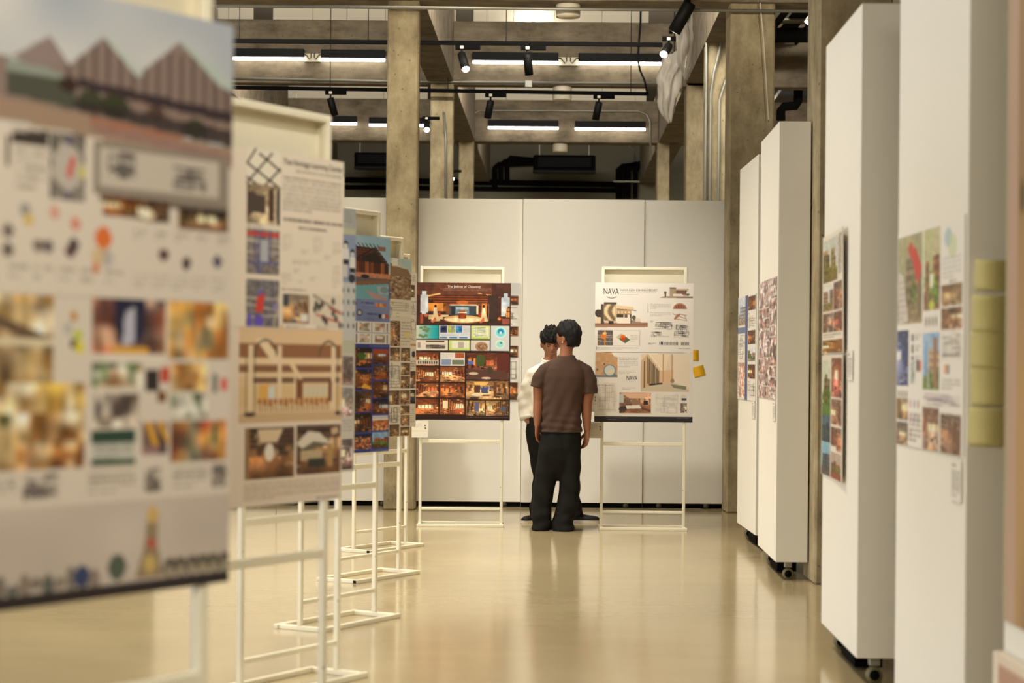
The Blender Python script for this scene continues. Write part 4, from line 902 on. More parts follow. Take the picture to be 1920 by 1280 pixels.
# --- stand 3: only its right margin shows
cv = Cv(120, 140, (206,206,204)); cv.rect(0,0.0,1,0.155,(178,180,180)); cv.words(0.1,0.02,0.96,0.13,6,al=0.25); cv.rect(0,0.155,1,0.20,(196,200,170)); cv.rect(0,0.20,1,0.56,(146,160,192))
for cx, y, s in ((0.90,0.27,1.0),(0.965,0.33,0.8),(0.80,0.29,0.9),(0.70,0.30,0.9)):
    cv.disc(cx,y,0.022*s,0.022,(40,40,46)); cv.disc(cx,y+0.015,0.018*s,0.018,(226,220,214)); cv.poly([(cx-0.03*s,y+0.035),(cx+0.03*s,y+0.035),(cx+0.035*s,y+0.12),(cx-0.035*s,y+0.12)],(232,230,228)); cv.rect(cx-0.03*s,y+0.12,cx+0.03*s,y+0.155,(50,48,52)); cv.rect(cx-0.02*s,y+0.155,cx+0.02*s,y+0.25,(214,206,204))
cv.disc(0.96,0.53,0.03,0.035,(60,60,64))
for k in range(12): cv.disc(0.88+0.05*(k%3),0.62+0.09*(k//3),0.012,0.02,(100,110,120),0.7)
stand_sheet(2, ZU, cv, 'grey and blue sheet edge with white-shirted figures, third stand', x=0.03)
cv = Cv(120, 140, (206,202,194)); cv.rect(0,0.0,1,0.10,(196,198,176)); 
for k in range(3): cv.put(0.70-0.3*k,0.12,0.98-0.3*k,0.34, interior, 121+k, (200,190,184),(170,150,144),(150,120,110),(240,236,230),(90,66,64)); cv.put(0.70-0.3*k,0.36,0.98-0.3*k,0.58, interior, 131+k, (196,190,190),(180,160,150),(160,130,130),(240,236,230),(110,84,80))
cv.words(0.3,0.60,0.98,0.72,5,al=0.25); cv.put(0.35,0.75,0.98,0.98, interior, 141, (150,130,130),(180,164,156),(150,120,110),(230,220,214),(90,70,66))
stand_sheet(2, ZL, cv, 'pale lower sheet edge with mauve interiors, third stand', x=0.03)

# --- stand 4: deep blue poster
cv = Cv(150, 190, (84,96,170), 1)
rs = np.random.RandomState(9); n = vnoise(190,150,5,4,rs)[...,None]; cv.a[:86] = (A(150,196,226)*(1-n)+A(238,238,232)*n)[:86]
cv.poly([(0.25,0.09),(0.82,0.11),(0.98,0.27),(0.98,0.37),(0.25,0.36)], (84,52,40)); cv.poly([(0.30,0.11),(0.80,0.125),(0.74,0.19),(0.30,0.24)],(110,64,52))
for k in range(5): cv.line(0.30,0.13+0.026*k,0.78-0.02*k,0.14+0.022*k,0.007,(60,40,36))
for k in range(7): cv.line(0.60+0.045*k-0.03,0.075,0.60+0.045*k+0.02,0.125,0.011,(46,34,32))
cv.line(0.82,0.10,0.60,0.215,0.014,(40,30,30)); cv.line(0.82,0.10,0.98,0.26,0.014,(50,36,34))
cv.poly([(0.84,0.09),(0.94,0.09),(0.94,0.13),(0.86,0.13)],(150,110,90)); cv.poly([(0.66,0.19),(0.82,0.14),(0.93,0.25),(0.66,0.27)],(52,46,42))
for k in range(9): cv.rect(0.40+0.06*k,0.24,0.445+0.06*k,0.34,((150,84,52),(96,56,42),(176,104,66))[k%3])
u, v = cv.uv(); cv.mask((np.sin(u*230)>0.5)&(v>0.24)&(v<0.335)&(u>0.3)&(u<0.97),(60,40,34),0.6)
cv.rect(0.25,0.34,1,0.385,(206,140,104)); cv.a[65:74] *= (0.8+0.4*rs.rand(9,150,1)); cv.rect(0.25,0.385,1,0.46,(110,100,104)); cv.disc(0.70,0.375,0.05,0.018,(50,44,50))
cv.poly([(0.45,0.46),(0.60,0.43),(0.98,0.395),(0.98,0.42),(0.65,0.45),(0.50,0.50)],(150,104,70)); cv.poly([(0.45,0.50),(0.62,0.46),(0.98,0.43),(0.98,0.62),(0.45,0.62)],(120,180,190)); cv.poly([(0.70,0.50),(0.96,0.56),(0.96,0.60),(0.78,0.57)],(206,150,150),0.8); cv.poly([(0.84,0.46),(0.98,0.45),(0.98,0.53),(0.86,0.53)],(170,190,196)); cv.disc(0.93,0.49,0.05,0.03,(120,150,156),0.8)
cv.rect(0.0,0.585,1,0.79,(126,140,190)); cv.a[111:150] = cv.a[111:150]*0.9+0.1*n[111:150]
for x, y in ((0.57,0.63),(0.52,0.71),(0.64,0.71)): cv.disc(x,y,0.035,0.03,(80,80,100)); cv.disc(x,y,0.02,0.017,(206,200,190))
cv.words(0.66,0.60,0.80,0.64,1,(40,50,110),0.8,1,1); cv.words(0.72,0.70,0.90,0.74,1,(40,50,110),0.8,2,1); cv.words(0.66,0.65,0.84,0.68,2,(60,70,120),0.4); cv.words(0.72,0.755,0.92,0.78,2,(60,70,120),0.4)
for k in range(5): cv.disc(0.84+0.024*k,0.63+0.012*(k%2),0.016,0.016,((226,150,70),(206,110,60),(236,190,110))[k%3])
for k in range(3): cv.disc(0.88+0.04*k,0.735,0.018,0.022,((40,36,40),(236,220,206),(206,90,60))[k])
cv.rect(0,0.79,1,1,(236,232,228)); 
for j in range(2):
    cv.rect(0,0.89+0.105*j,1,0.897+0.105*j,(70,80,150))
    for k in range(5): cv.put(0.10+0.18*k,0.80+0.105*j,0.22+0.18*k,0.88+0.105*j, speckle, 20+k+j*7, ((236,230,224),(206,150,120),(130,110,110),(236,232,228),(150,170,130)), 5); cv.rect(0.24+0.18*k,0.80+0.105*j,0.25+0.18*k,0.885+0.105*j,(70,44,40))
stand_sheet(3, ZU, cv, 'top sheet with a dark gabled boathouse over water, deep blue poster', x=0.035)
cv = Cv(150, 190, (58,70,150)); NP = [((60,44,40),(130,76,40),(70,46,40),(255,190,110),(30,24,30),(230,190,150)), ((50,50,70),(150,90,50),(110,60,34),(255,200,120),(26,24,34),(190,200,220)), ((120,90,70),(90,60,50),(150,80,40),(255,206,130),(36,26,26),(240,220,190))]
rows = [(0.035,0.215),(0.235,0.42),(0.435,0.62),(0.635,0.81),(0.825,0.965)]
for j, (a, b) in enumerate(rows):
    cv.put(0.54,a,0.785,b, interior, 150+j, *NP[j%3]); cv.put(0.27,a,0.52,b, interior, 160+j, *NP[(j+1)%3]); cv.put(0.01,a,0.25,b, interior, 170+j, *NP[(j+2)%3])
rows2 = [(0.045,0.185),(0.195,0.33),(0.345,0.50),(0.505,0.645),(0.66,0.80),(0.815,0.965)]
for j, (a, b) in enumerate(rows2): cv.put(0.80,a,0.985,b, interior, 180+j, *NP[(j+1)%3])
cv.disc(0.67,0.11,0.05,0.03,(70,110,50)); cv.rect(0.64,0.15,0.72,0.17,(206,130,70)); cv.poly([(0.67,0.40),(0.70,0.36),(0.785,0.40),(0.785,0.42)],(236,180,70)); cv.put(0.54,0.86,0.785,0.965, speckle, 8, ((206,110,60),(120,60,40),(236,190,150),(60,44,50)), 5); cv.put(0.80,0.70,0.985,0.80, speckle, 9, ((214,120,60),(150,70,40),(236,200,150)), 5); cv.rect(0.80,0.66,0.985,0.69,(206,206,214)); cv.rect(0.80,0.69,0.985,0.705,(230,224,214))
cv.put(0.80,0.815,0.985,0.965, exterior, 191, (120,170,214),(180,206,226),(170,90,60),(90,70,50),(80,120,50)); cv.rect(0.80,0.045,0.985,0.09,(170,80,50)); cv.words(0.76,0.012,0.99,0.03,2,(220,224,240),0.6,3,1); cv.words(0.78,0.975,0.99,0.995,2,(220,224,240),0.6,3,1)
stand_sheet(3, ZL, cv, 'lower sheet of glowing night interiors on deep blue', x=0.035)

# --- stand 5: brown and white plan sheets
BR = [((170,136,104),(150,110,80),(160,130,100)), ((150,116,84),(176,140,104),(140,104,76)), ((130,100,70),(160,120,84),(170,140,110))]
cv = Cv(110, 170, (226,218,204)); cv.put(0.0,0.0,1.0,0.46, exterior, 201, (186,206,206),(210,214,204),(150,116,82),(150,120,90),(110,90,60)); cv.poly([(0.30,0.14),(0.62,0.03),(0.82,0.10),(0.95,0.12),(1,0.2),(1,0.46),(0.3,0.46)],(146,116,86)); cv.put(0.4,0.20,1.0,0.46, speckle, 31, ((130,100,74),(176,146,110),(90,70,54),(160,130,100),(206,190,166)), 6); cv.rect(0.72,0.0,0.80,0.09,(236,232,220)); cv.poly([(0.80,0.0),(1,0.02),(1,0.12),(0.90,0.10)],(180,206,206))
cv.put(0.02,0.48,0.98,0.67, plan, 31, (232,226,212),(120,112,104),16); cv.put(0.70,0.70,0.84,0.98, interior, 202, *BR[0]); cv.put(0.4,0.70,0.68,0.98, interior, 203, *BR[1]); cv.words(0.86,0.70,0.99,0.98,8,al=0.3); cv.rect(0.90,0.82,0.99,0.88,(226,212,150)); cv.disc(0.73,0.50,0.02,0.015,(200,176,110))
stand_sheet(4, ZU, cv, 'top sheet with a sepia street view above plans, fifth stand', x=0.03)
cv = Cv(110, 170, (228,222,210)); cv.put(0.70,0.0,0.84,0.15, interior, 211, *BR[2]); cv.put(0.86,0.0,0.99,0.15, interior, 212, *BR[1]); cv.put(0.02,0.0,0.68,0.30, interior, 213, *BR[0]); cv.put(0.68,0.17,0.85,0.46, plan, 41, (232,226,214),(120,112,104),14)
for j in range(2): cv.put(0.86,0.17+0.15*j,0.99,0.31+0.15*j, interior, 214+j, *BR[j])
cv.put(0.68,0.48,0.84,0.64, interior, 217, *BR[0]); cv.put(0.85,0.48,0.99,0.64, interior, 218, *BR[1]); cv.put(0.68,0.66,0.84,0.84, plan, 43, (226,218,204),(120,112,104),14); cv.put(0.86,0.65,0.99,0.75, interior, 219, *BR[2]); cv.put(0.86,0.76,0.99,0.88, interior, 220, *BR[0]); cv.put(0.70,0.86,0.84,0.99, interior, 221, (130,104,74),(140,110,70),(120,90,60)); cv.put(0.86,0.89,0.99,0.99, interior, 222, (140,110,80),(170,120,70),(140,100,60)); cv.put(0.02,0.32,0.66,0.98, plan, 45)
stand_sheet(4, ZL, cv, 'lower sheet of plans and sepia rooms, fifth stand', x=0.03)
# --- stand 6
cv = Cv(90, 150, (230,222,206)); cv.words(0.78,0.03,0.98,0.14,5,al=0.4); cv.put(0.80,0.16,0.96,0.32, interior, 231, (120,96,80),(130,104,84),(110,90,76)); cv.put(0.78,0.35,0.99,0.55, plan, 51, (230,224,210),(150,140,130),14); cv.put(0.75,0.58,0.99,0.88, plan, 53, (228,220,206),(130,120,112),16); cv.rect(0.80,0.92,0.99,0.95,(206,150,110)); cv.put(0.02,0.02,0.74,0.98, plan, 57)
stand_sheet(5, ZU, cv, 'pale top sheet with a small grey photograph, last stand of the left row', x=0.03)
cv = Cv(90, 150, (222,214,200)); cv.disc(0.85,0.06,0.03,0.04,(60,56,60)); cv.disc(0.95,0.06,0.03,0.04,(60,60,70)); cv.words(0.8,0.14,0.99,0.26,4,al=0.5); cv.put(0.78,0.28,0.99,0.50, interior, 241, (110,80,64),(176,120,80),(150,130,120)); cv.put(0.78,0.52,0.99,0.70, interior, 242, (60,54,56),(90,84,84),(60,64,80)); cv.words(0.8,0.74,0.98,0.97,9,al=0.3); cv.put(0.02,0.02,0.74,0.98, plan, 61)
stand_sheet(5, ZL, cv, 'lower sheet with dark small photographs, last stand of the left row', x=0.03)

# --- stand 7: brown hotel lobby poster
cv = Cv(200, 142, (44,28,24)); W_, H_ = 200, 142
rs = np.random.RandomState(2); n = vnoise(cv.h,cv.w,20,30,rs)
cv.rect(0,0,1,0.18,(100,56,38)); cv.rect(0,0.18,1,0.61,(70,38,26)); cv.rect(0,0,0.2,0.12,(84,46,34)); cv.rect(0.8,0,1,0.2,(76,44,34))
cv.poly([(0.10,0.20),(0.90,0.20),(0.72,0.37),(0.34,0.37)],(150,76,36)); 
for k in range(4): cv.poly([(0.14+0.045*k,0.215+0.035*k),(0.86-0.035*k,0.215+0.035*k),(0.85-0.035*k,0.232+0.035*k),(0.15+0.045*k,0.232+0.035*k)],(66,34,20))
cv.poly([(0.14,0.19),(0.27,0.155),(0.28,0.17),(0.14,0.21)],(255,190,110)); cv.poly([(0.74,0.165),(0.80,0.175),(0.80,0.20),(0.75,0.185)],(250,170,90)); cv.poly([(0.66,0.15),(0.70,0.155),(0.70,0.165),(0.66,0.16)],(255,190,110)); cv.disc(0.50,0.29,0.06,0.03,(206,110,50),0.7)
cv.rect(0.05,0.25,0.20,0.30,(50,26,20)); cv.rect(0.145,0.30,0.305,0.42,(214,140,60)); cv.rect(0.305,0.36,0.33,0.44,(150,90,44)); cv.rect(0.05,0.42,0.36,0.47,(60,32,24)); cv.rect(0.155,0.47,0.30,0.535,(222,190,140)); cv.rect(0.30,0.47,0.36,0.50,(240,210,160)); cv.rect(0.33,0.30,0.37,0.46,(120,70,40)); 
cv.rect(0.37,0.33,0.645,0.475,(56,66,74)); cv.rect(0.39,0.345,0.42,0.47,(40,40,44)); cv.rect(0.43,0.355,0.57,0.46,(110,140,160)); cv.rect(0.44,0.36,0.56,0.39,(170,190,196)); cv.rect(0.48,0.39,0.54,0.45,(150,140,120)); cv.rect(0.37,0.322,0.645,0.335,(236,224,196)); cv.rect(0.645,0.33,0.665,0.46,(246,220,170)); cv.rect(0.67,0.32,0.70,0.50,(100,52,30)); cv.rect(0.70,0.30,0.75,0.50,(206,130,56)); cv.rect(0.76,0.18,0.87,0.60,(58,40,34)); cv.rect(0.77,0.31,0.775,0.55,(150,110,80))
cv.disc(0.51,0.535,0.21,0.065,(110,70,44)); cv.disc(0.51,0.53,0.195,0.055,(222,180,120)); cv.disc(0.51,0.54,0.17,0.035,(246,222,176)); cv.rect(0.455,0.43,0.545,0.445,(246,224,186)); cv.rect(0.46,0.445,0.54,0.515,(140,60,28)); cv.disc(0.50,0.515,0.04,0.012,(150,70,34)); cv.rect(0.47,0.41,0.53,0.43,(170,80,34))
cv.rect(0.085,0.125,0.13,0.46,(186,196,204)); cv.rect(0.07,0.18,0.15,0.44,(196,204,212)); cv.rect(0.10,0.19,0.105,0.44,(214,200,196)); cv.rect(0.925,0.15,0.965,0.44,(196,204,212)); cv.rect(0.90,0.21,0.985,0.34,(190,200,212)); cv.rect(0.90,0.34,0.945,0.485,(206,206,206)); cv.rect(0.95,0.37,0.985,0.50,(214,140,70)); cv.rect(0.95,0.41,0.985,0.42,(60,40,34)); cv.rect(0.965,0.37,0.97,0.50,(60,40,34))
cv.rect(0.07,0.46,0.10,0.60,(150,76,50)); cv.disc(0.13,0.48,0.02,0.025,(190,100,60)); cv.disc(0.88,0.52,0.018,0.022,(214,110,56)); cv.rect(0.91,0.52,0.985,0.60,(150,80,66))
for cx, tl in ((0.225,1),(0.72,-1)):
    cv.disc(cx,0.345,0.013,0.022,(44,26,22)); cv.poly([(cx-0.012,0.365),(cx+0.012,0.365),(cx+0.022,0.45),(cx-0.022,0.45)],(222,206,176)); cv.poly([(cx-0.018,0.44),(cx+0.02,0.44),(cx+0.05,0.56),(cx-0.045,0.57)],(226,196,146)); cv.poly([(cx-0.045,0.57),(cx,0.50),(cx+0.01,0.55),(cx-0.03,0.59)],(190,100,70)); cv.disc(cx+0.04*tl,0.465,0.015,0.03,(170,50,30))
cv.words(0.27,0.085,0.79,0.10,1,(226,206,186),0.6,3,1); cv.words(0.30,0.107,0.76,0.122,1,(226,206,186),0.6,4,1)
k_ = int(cv.h*0.61); cv.a[:k_] *= (0.86+0.28*n[:k_,:,None])
q = cv.sl(0.0,0.622,0.255,0.82); hh, ww = q[0].stop-q[0].start, q[1].stop-q[1].start; g = np.linspace(0,1,ww)[None,:,None]**1.3; cv.a[q] = (A(206,200,180)*(1-g)+A(0,150,160)*g)
for x,y in ((0.08,0.66),(0.11,0.69),(0.14,0.71),(0.12,0.65),(0.07,0.77),(0.10,0.79),(0.13,0.77),(0.15,0.68)): cv.disc(x,y,0.02,0.018,(96,120,74),0.85)
cv.rect(0.262,0.622,0.585,0.82,(206,208,214)); cv.rect(0.275,0.63,0.345,0.73,(44,60,104)); cv.disc(0.31,0.68,0.025,0.03,(30,34,56)); cv.put(0.355,0.63,0.425,0.73, speckle, 3, ((150,170,60),(206,190,80),(110,140,170)), 5); cv.put(0.435,0.63,0.50,0.73, speckle, 4, ((40,130,180),(90,160,200),(30,90,150)), 5); cv.words(0.51,0.64,0.58,0.74,5,al=0.25); cv.words(0.28,0.745,0.58,0.785,2,al=0.2)
for k in range(3): cv.rect(0.27+0.1*k,0.79,0.345+0.105*k,0.81,(56,130,170))
cv.rect(0.592,0.622,0.785,0.82,(206,214,150)); cv.put(0.62,0.65,0.765,0.79, plan, 71, (226,226,196),(120,150,120),14); cv.rect(0.60,0.80,0.77,0.812,(150,190,60))
cv.rect(0.795,0.622,0.985,0.985,(200,204,204)); cv.disc(0.895,0.72,0.06,0.085,(190,226,222)); cv.disc(0.895,0.72,0.045,0.062,(120,206,216)); cv.disc(0.895,0.705,0.03,0.04,(20,140,180)); cv.disc(0.895,0.725,0.014,0.02,(206,224,226)); cv.disc(0.89,0.89,0.05,0.065,(206,226,206)); cv.disc(0.89,0.89,0.034,0.045,(150,214,206)); cv.disc(0.90,0.87,0.012,0.016,(60,130,160))
cv.rect(0.02,0.835,0.355,0.985,(214,204,190)); cv.rect(0.13,0.845,0.32,0.865,(90,56,44)); cv.put(0.13,0.905,0.33,0.965, plan, 77, (150,140,130),(60,50,46),16); cv.rect(0.045,0.87,0.075,0.95,(150,140,130))
cv.rect(0.365,0.835,0.58,0.985,(190,206,120)); cv.rect(0.395,0.85,0.57,0.955,(222,222,200)); cv.rect(0.46,0.86,0.52,0.95,(176,170,156)); cv.rect(0.59,0.835,0.785,0.985,(206,200,190)); cv.disc(0.70,0.925,0.065,0.065,(170,130,96)); cv.put(0.66,0.89,0.76,0.975, speckle, 7, ((150,110,80),(190,150,120),(110,80,60)), 4)
s7 = stand_sheet(6, 1.808, cv, 'top sheet with a glowing brown hotel lobby and white title, far stand')
lettering('The Jinkien of Chaweng', s7, -0.155*0.841, 0.43*0.594, 0.34*0.841, 0.024, M['ink_white'])
cv = Cv(200, 142, (42,26,22))
HP = [((150,76,40),(170,90,48),(190,110,60),(255,206,140),(70,34,24),(255,226,180)), ((120,60,34),(190,110,60),(130,66,38),(255,214,150),(60,30,22),(246,216,180)), ((176,96,50),(150,76,44),(206,150,100),(255,220,160),(80,40,26),(236,220,200))]
R_ = [(0.02,0.21),(0.225,0.445),(0.465,0.67),(0.69,0.915)]
for j, (a, b) in enumerate(R_):
    cv.put(0.03,a,0.262,b, interior, 301+j, *HP[j%3])
    if j: cv.put(0.277,a,0.53,b, interior, 311+j, *HP[(j+1)%3])
cv.rect(0.03,0.13,0.262,0.20,(196,186,170)); 
for k in range(9): cv.rect(0.05+0.023*k,0.145,0.063+0.023*k,0.185,(60,50,46))
cv.rect(0.277,0.02,0.53,0.21,(222,216,208)); cv.rect(0.43,0.025,0.525,0.10,(170,84,46)); cv.rect(0.29,0.115,0.39,0.20,(130,146,176)); cv.rect(0.40,0.125,0.52,0.195,(110,120,96)); cv.words(0.29,0.04,0.41,0.10,3,al=0.25)
cv.put(0.545,0.02,0.985,0.405, interior, 321, (120,60,40),(150,76,50),(110,66,54),(255,190,110),(50,28,30),(120,130,170)); cv.disc(0.69,0.13,0.05,0.09,(70,84,44)); cv.rect(0.56,0.14,0.62,0.19,(80,110,190)); cv.rect(0.62,0.10,0.64,0.20,(255,150,70)); cv.rect(0.86,0.03,0.985,0.30,(96,44,34)); cv.poly([(0.56,0.26),(0.95,0.28),(0.985,0.40),(0.56,0.40)],(90,60,52)); cv.disc(0.62,0.32,0.05,0.02,(206,180,150)); cv.disc(0.75,0.385,0.05,0.015,(226,206,176)); cv.disc(0.79,0.27,0.03,0.05,(70,60,40))
cv.put(0.545,0.425,0.985,0.695, interior, 322, (206,150,90),(190,130,80),(206,160,110),(255,226,170),(60,40,34),(140,130,150)); cv.poly([(0.62,0.44),(0.78,0.44),(0.75,0.49),(0.64,0.49)],(240,190,110)); cv.rect(0.63,0.49,0.69,0.60,(90,60,44)); cv.rect(0.70,0.52,0.77,0.60,(76,84,130)); cv.rect(0.83,0.44,0.86,0.66,(110,66,40)); cv.disc(0.66,0.63,0.06,0.02,(240,222,196))
cv.put(0.545,0.71,0.74,0.93, interior, 323, (190,140,90),(170,120,76),(190,150,110)); cv.rect(0.64,0.74,0.68,0.87,(90,104,150)); cv.put(0.75,0.71,0.985,0.93, interior, 324, (226,180,120),(150,104,66),(190,140,100)); cv.rect(0.90,0.80,0.96,0.87,(90,96,110)); cv.rect(0.31,0.72,0.36,0.83,(246,220,176)); cv.words(0.55,0.945,0.98,0.965,1,(200,180,160),0.5,5,1)
stand_sheet(6, 1.212, cv, 'lower sheet of warm brown rooms on black, far stand')
# --- stand 8: white resort poster
cv = Cv(200, 142, (232,226,218))
cv.words(0.257,0.135,0.62,0.15,1,al=0.25,last=1); cv.words(0.257,0.165,0.44,0.18,1,al=0.35,last=1)
# small pavilion
cv.poly([(0.65,0.215),(0.70,0.195),(0.99,0.195),(0.99,0.218)],(140,116,100)); cv.rect(0.755,0.075,0.82,0.19,(170,150,124)); cv.rect(0.755,0.065,0.82,0.08,(90,76,66)); cv.rect(0.82,0.085,0.945,0.11,(190,166,140)); cv.rect(0.82,0.11,0.93,0.125,(110,80,64)); cv.rect(0.82,0.125,0.925,0.165,(120,96,80)); cv.rect(0.79,0.155,0.88,0.195,(226,214,196)); cv.disc(0.71,0.14,0.014,0.02,(110,94,80)); cv.rect(0.705,0.15,0.72,0.195,(90,70,60)); cv.rect(0.89,0.165,0.95,0.185,(176,150,130)); cv.disc(0.94,0.165,0.015,0.015,(96,90,76))
# main building
cv.poly([(0,0.575),(0.535,0.57),(0.535,0.635),(0,0.645)],(166,124,98)); cv.poly([(0,0.60),(0.535,0.585),(0.535,0.60),(0,0.62)],(140,104,84)); cv.rect(0,0.50,0.06,0.585,(226,206,176)); cv.disc(0.03,0.44,0.03,0.05,(60,50,44)); cv.rect(0.02,0.39,0.07,0.50,(70,60,52)); cv.rect(0.06,0.315,0.095,0.60,(84,72,64))
cv.rect(0.09,0.29,0.215,0.56,(196,170,130)); cv.rect(0.09,0.285,0.22,0.315,(84,74,66))
u, v = cv.uv(); wv = np.sin(((u-0.09)*75)+3.2*np.sin((v-0.3)*14)); cv.mask((wv > 0.15) & (u > 0.092) & (u < 0.205) & (v > 0.315) & (v < 0.55), (110,92,70), 0.85); cv.mask((wv < -0.6) & (u > 0.092) & (u < 0.205) & (v > 0.315) & (v < 0.55), (232,212,172), 0.8)
cv.poly([(0.22,0.325),(0.39,0.35),(0.39,0.39),(0.22,0.375)],(226,196,152)); cv.poly([(0.22,0.375),(0.42,0.395),(0.42,0.405),(0.22,0.39)],(110,90,74)); cv.rect(0.22,0.395,0.37,0.46,(190,156,120)); 
for k in range(4): cv.disc(0.24+0.035*k,0.425,0.009,0.012,(255,226,170))
cv.rect(0.22,0.455,0.29,0.50,(76,62,54)); cv.rect(0.30,0.455,0.33,0.505,(110,84,70)); cv.rect(0.355,0.455,0.37,0.585,(84,62,52)); cv.rect(0.225,0.505,0.36,0.585,(236,226,210)); cv.rect(0.14,0.55,0.19,0.60,(70,56,48)); cv.rect(0.09,0.545,0.14,0.56,(206,186,156)); cv.disc(0.395,0.50,0.02,0.03,(96,90,70)); cv.poly([(0.37,0.54),(0.42,0.52),(0.47,0.57),(0.37,0.59)],(150,136,120)); cv.rect(0.41,0.51,0.46,0.56,(222,204,180))
cv.put(0.03,0.685,0.185,0.90, citymap, 31, (110,98,90), ()); cv.disc(0.09,0.77,0.03,0.04,(222,120,60)); cv.rect(0.10,0.69,0.11,0.90,(226,150,60)); cv.disc(0.10,0.73,0.02,0.02,(236,200,130)); cv.rect(0.195,0.685,0.46,0.69,(170,164,156)); cv.rect(0.195,0.90,0.46,0.905,(170,164,156)); cv.rect(0.455,0.685,0.46,0.905,(170,164,156))
cv.poly([(0.215,0.78),(0.27,0.73),(0.36,0.82),(0.31,0.87)],(96,104,70)); cv.poly([(0.215,0.78),(0.27,0.73),(0.30,0.76),(0.24,0.81)],(196,190,160)); cv.disc(0.285,0.78,0.025,0.035,(226,110,40)); cv.disc(0.29,0.81,0.015,0.025,(206,60,40)); cv.words(0.36,0.75,0.44,0.85,4,al=0.25); cv.words(0.02,0.925,0.45,0.965,2,al=0.35); cv.rect(0.015,0.92,0.02,0.97,(90,84,80))
cv.rect(0.535,0.30,0.54,0.43,(96,90,86)); cv.words(0.555,0.30,0.77,0.38,4,al=0.3,last=0.3); cv.words(0.555,0.42,0.77,0.48,3,al=0.3,last=0.6)
cv.mask((((u-0.86)/0.07)**2+((v-0.375)/0.085)**2 < 1) & (v < 0.375), (176,120,96)); cv.mask((((u-0.86)/0.055)**2+((v-0.375)/0.068)**2 < 1) & (v < 0.37) & (np.sin(u*330) > -0.1), (110,66,54)); cv.poly([(0.80,0.51),(0.83,0.45),(0.87,0.435),(0.86,0.47),(0.81,0.53)],(176,120,96)); cv.line(0.79,0.44,0.91,0.51,0.006,(150,110,92)); cv.line(0.91,0.465,0.93,0.54,0.008,(190,140,116)); cv.line(0.87,0.45,0.93,0.465,0.005,(150,110,92)); cv.line(0.82,0.515,0.92,0.535,0.005,(150,110,92))
cv.put(0.61,0.56,0.79,0.67, plan, 81, (224,218,208),(84,78,74),20); cv.put(0.57,0.69,0.70,0.77, plan, 83, (228,222,212),(96,90,86),10); cv.put(0.80,0.59,0.955,0.79, plan, 85, (226,220,210),(64,60,58),18); cv.words(0.56,0.54,0.60,0.57,2,al=0.5); cv.words(0.60,0.76,0.76,0.775,1,al=0.6,last=1)
cv.rect(0.66,0.84,0.96,0.89,(226,220,210)); 
for k in range(22): cv.rect(0.655+0.0138*k,0.845,0.662+0.0138*k,0.89,(84,78,74) if k not in (14,15) else (226,220,210))
cv.rect(0.67,0.84,0.69,0.88,(40,38,38)); cv.words(0.54,0.86,0.62,0.89,2,(50,46,44),0.8); cv.words(0.85,0.93,0.97,0.95,1,al=0.5,last=1)
s8 = stand_sheet(7, 1.811, cv, 'white top sheet with a beige resort building and dark logo, right stand')
lettering('NAVA', s8, (0.085-0.5)*0.841, (0.5-0.165)*0.594, 0.155*0.841, 0.050, M['ink'], 'logo_lettering')
lettering('NAVA KOH CHANG RESORT', s8, (0.257-0.5)*0.841, (0.5-0.118)*0.594, 0.375*0.841, 0.018, M['ink_grey'])
m = MB(); m.tube([((0.115+0.10*t-0.5)*0.841, -0.0034, (0.5-0.20-0.022*math.sin(math.pi*t))*0.594) for t in [k/12 for k in range(13)]], 0.0018, 6); m.build('logo_stroke', M['ink'], s8)
cv = Cv(200, 142, (228,222,214))
cv.put(0.01,0.0,0.235,0.36, speckle, 12, ((196,154,112),(190,146,104),(206,166,126)), 14); cv.rect(0.01,0.33,0.235,0.36,(120,124,134)); cv.poly([(0.10,0.36),(0.13,0.29),(0.20,0.29),(0.235,0.34),(0.235,0.36)],(120,124,134)); cv.disc(0.155,0.26,0.062,0.085,(120,124,130)); cv.disc(0.155,0.26,0.052,0.072,(196,204,200)); cv.poly([(0.12,0.29),(0.16,0.25),(0.20,0.27),(0.18,0.31)],(222,206,170)); cv.disc(0.03,0.25,0.01,0.015,(96,96,140)); cv.disc(0.10,0.17,0.008,0.015,(96,76,60)); cv.poly([(0.17,0.0),(0.235,0.0),(0.235,0.07),(0.20,0.06)],(232,224,212))
cv.words(0.245,0.07,0.44,0.22,6,al=0.3,seed=5); cv.words(0.245,0.26,0.42,0.31,3,al=0.3)
cv.rect(0.47,0.02,0.96,0.56,(226,206,180)); cv.poly([(0.47,0.12),(0.54,0.02),(0.66,0.26),(0.66,0.44),(0.50,0.52),(0.47,0.52)],(206,176,140)); 
for k in range(9): cv.poly([(0.535+0.014*k,0.06+0.024*k),(0.543+0.014*k,0.07+0.024*k),(0.543+0.014*k,0.44),(0.535+0.014*k,0.45)],(76,62,50))
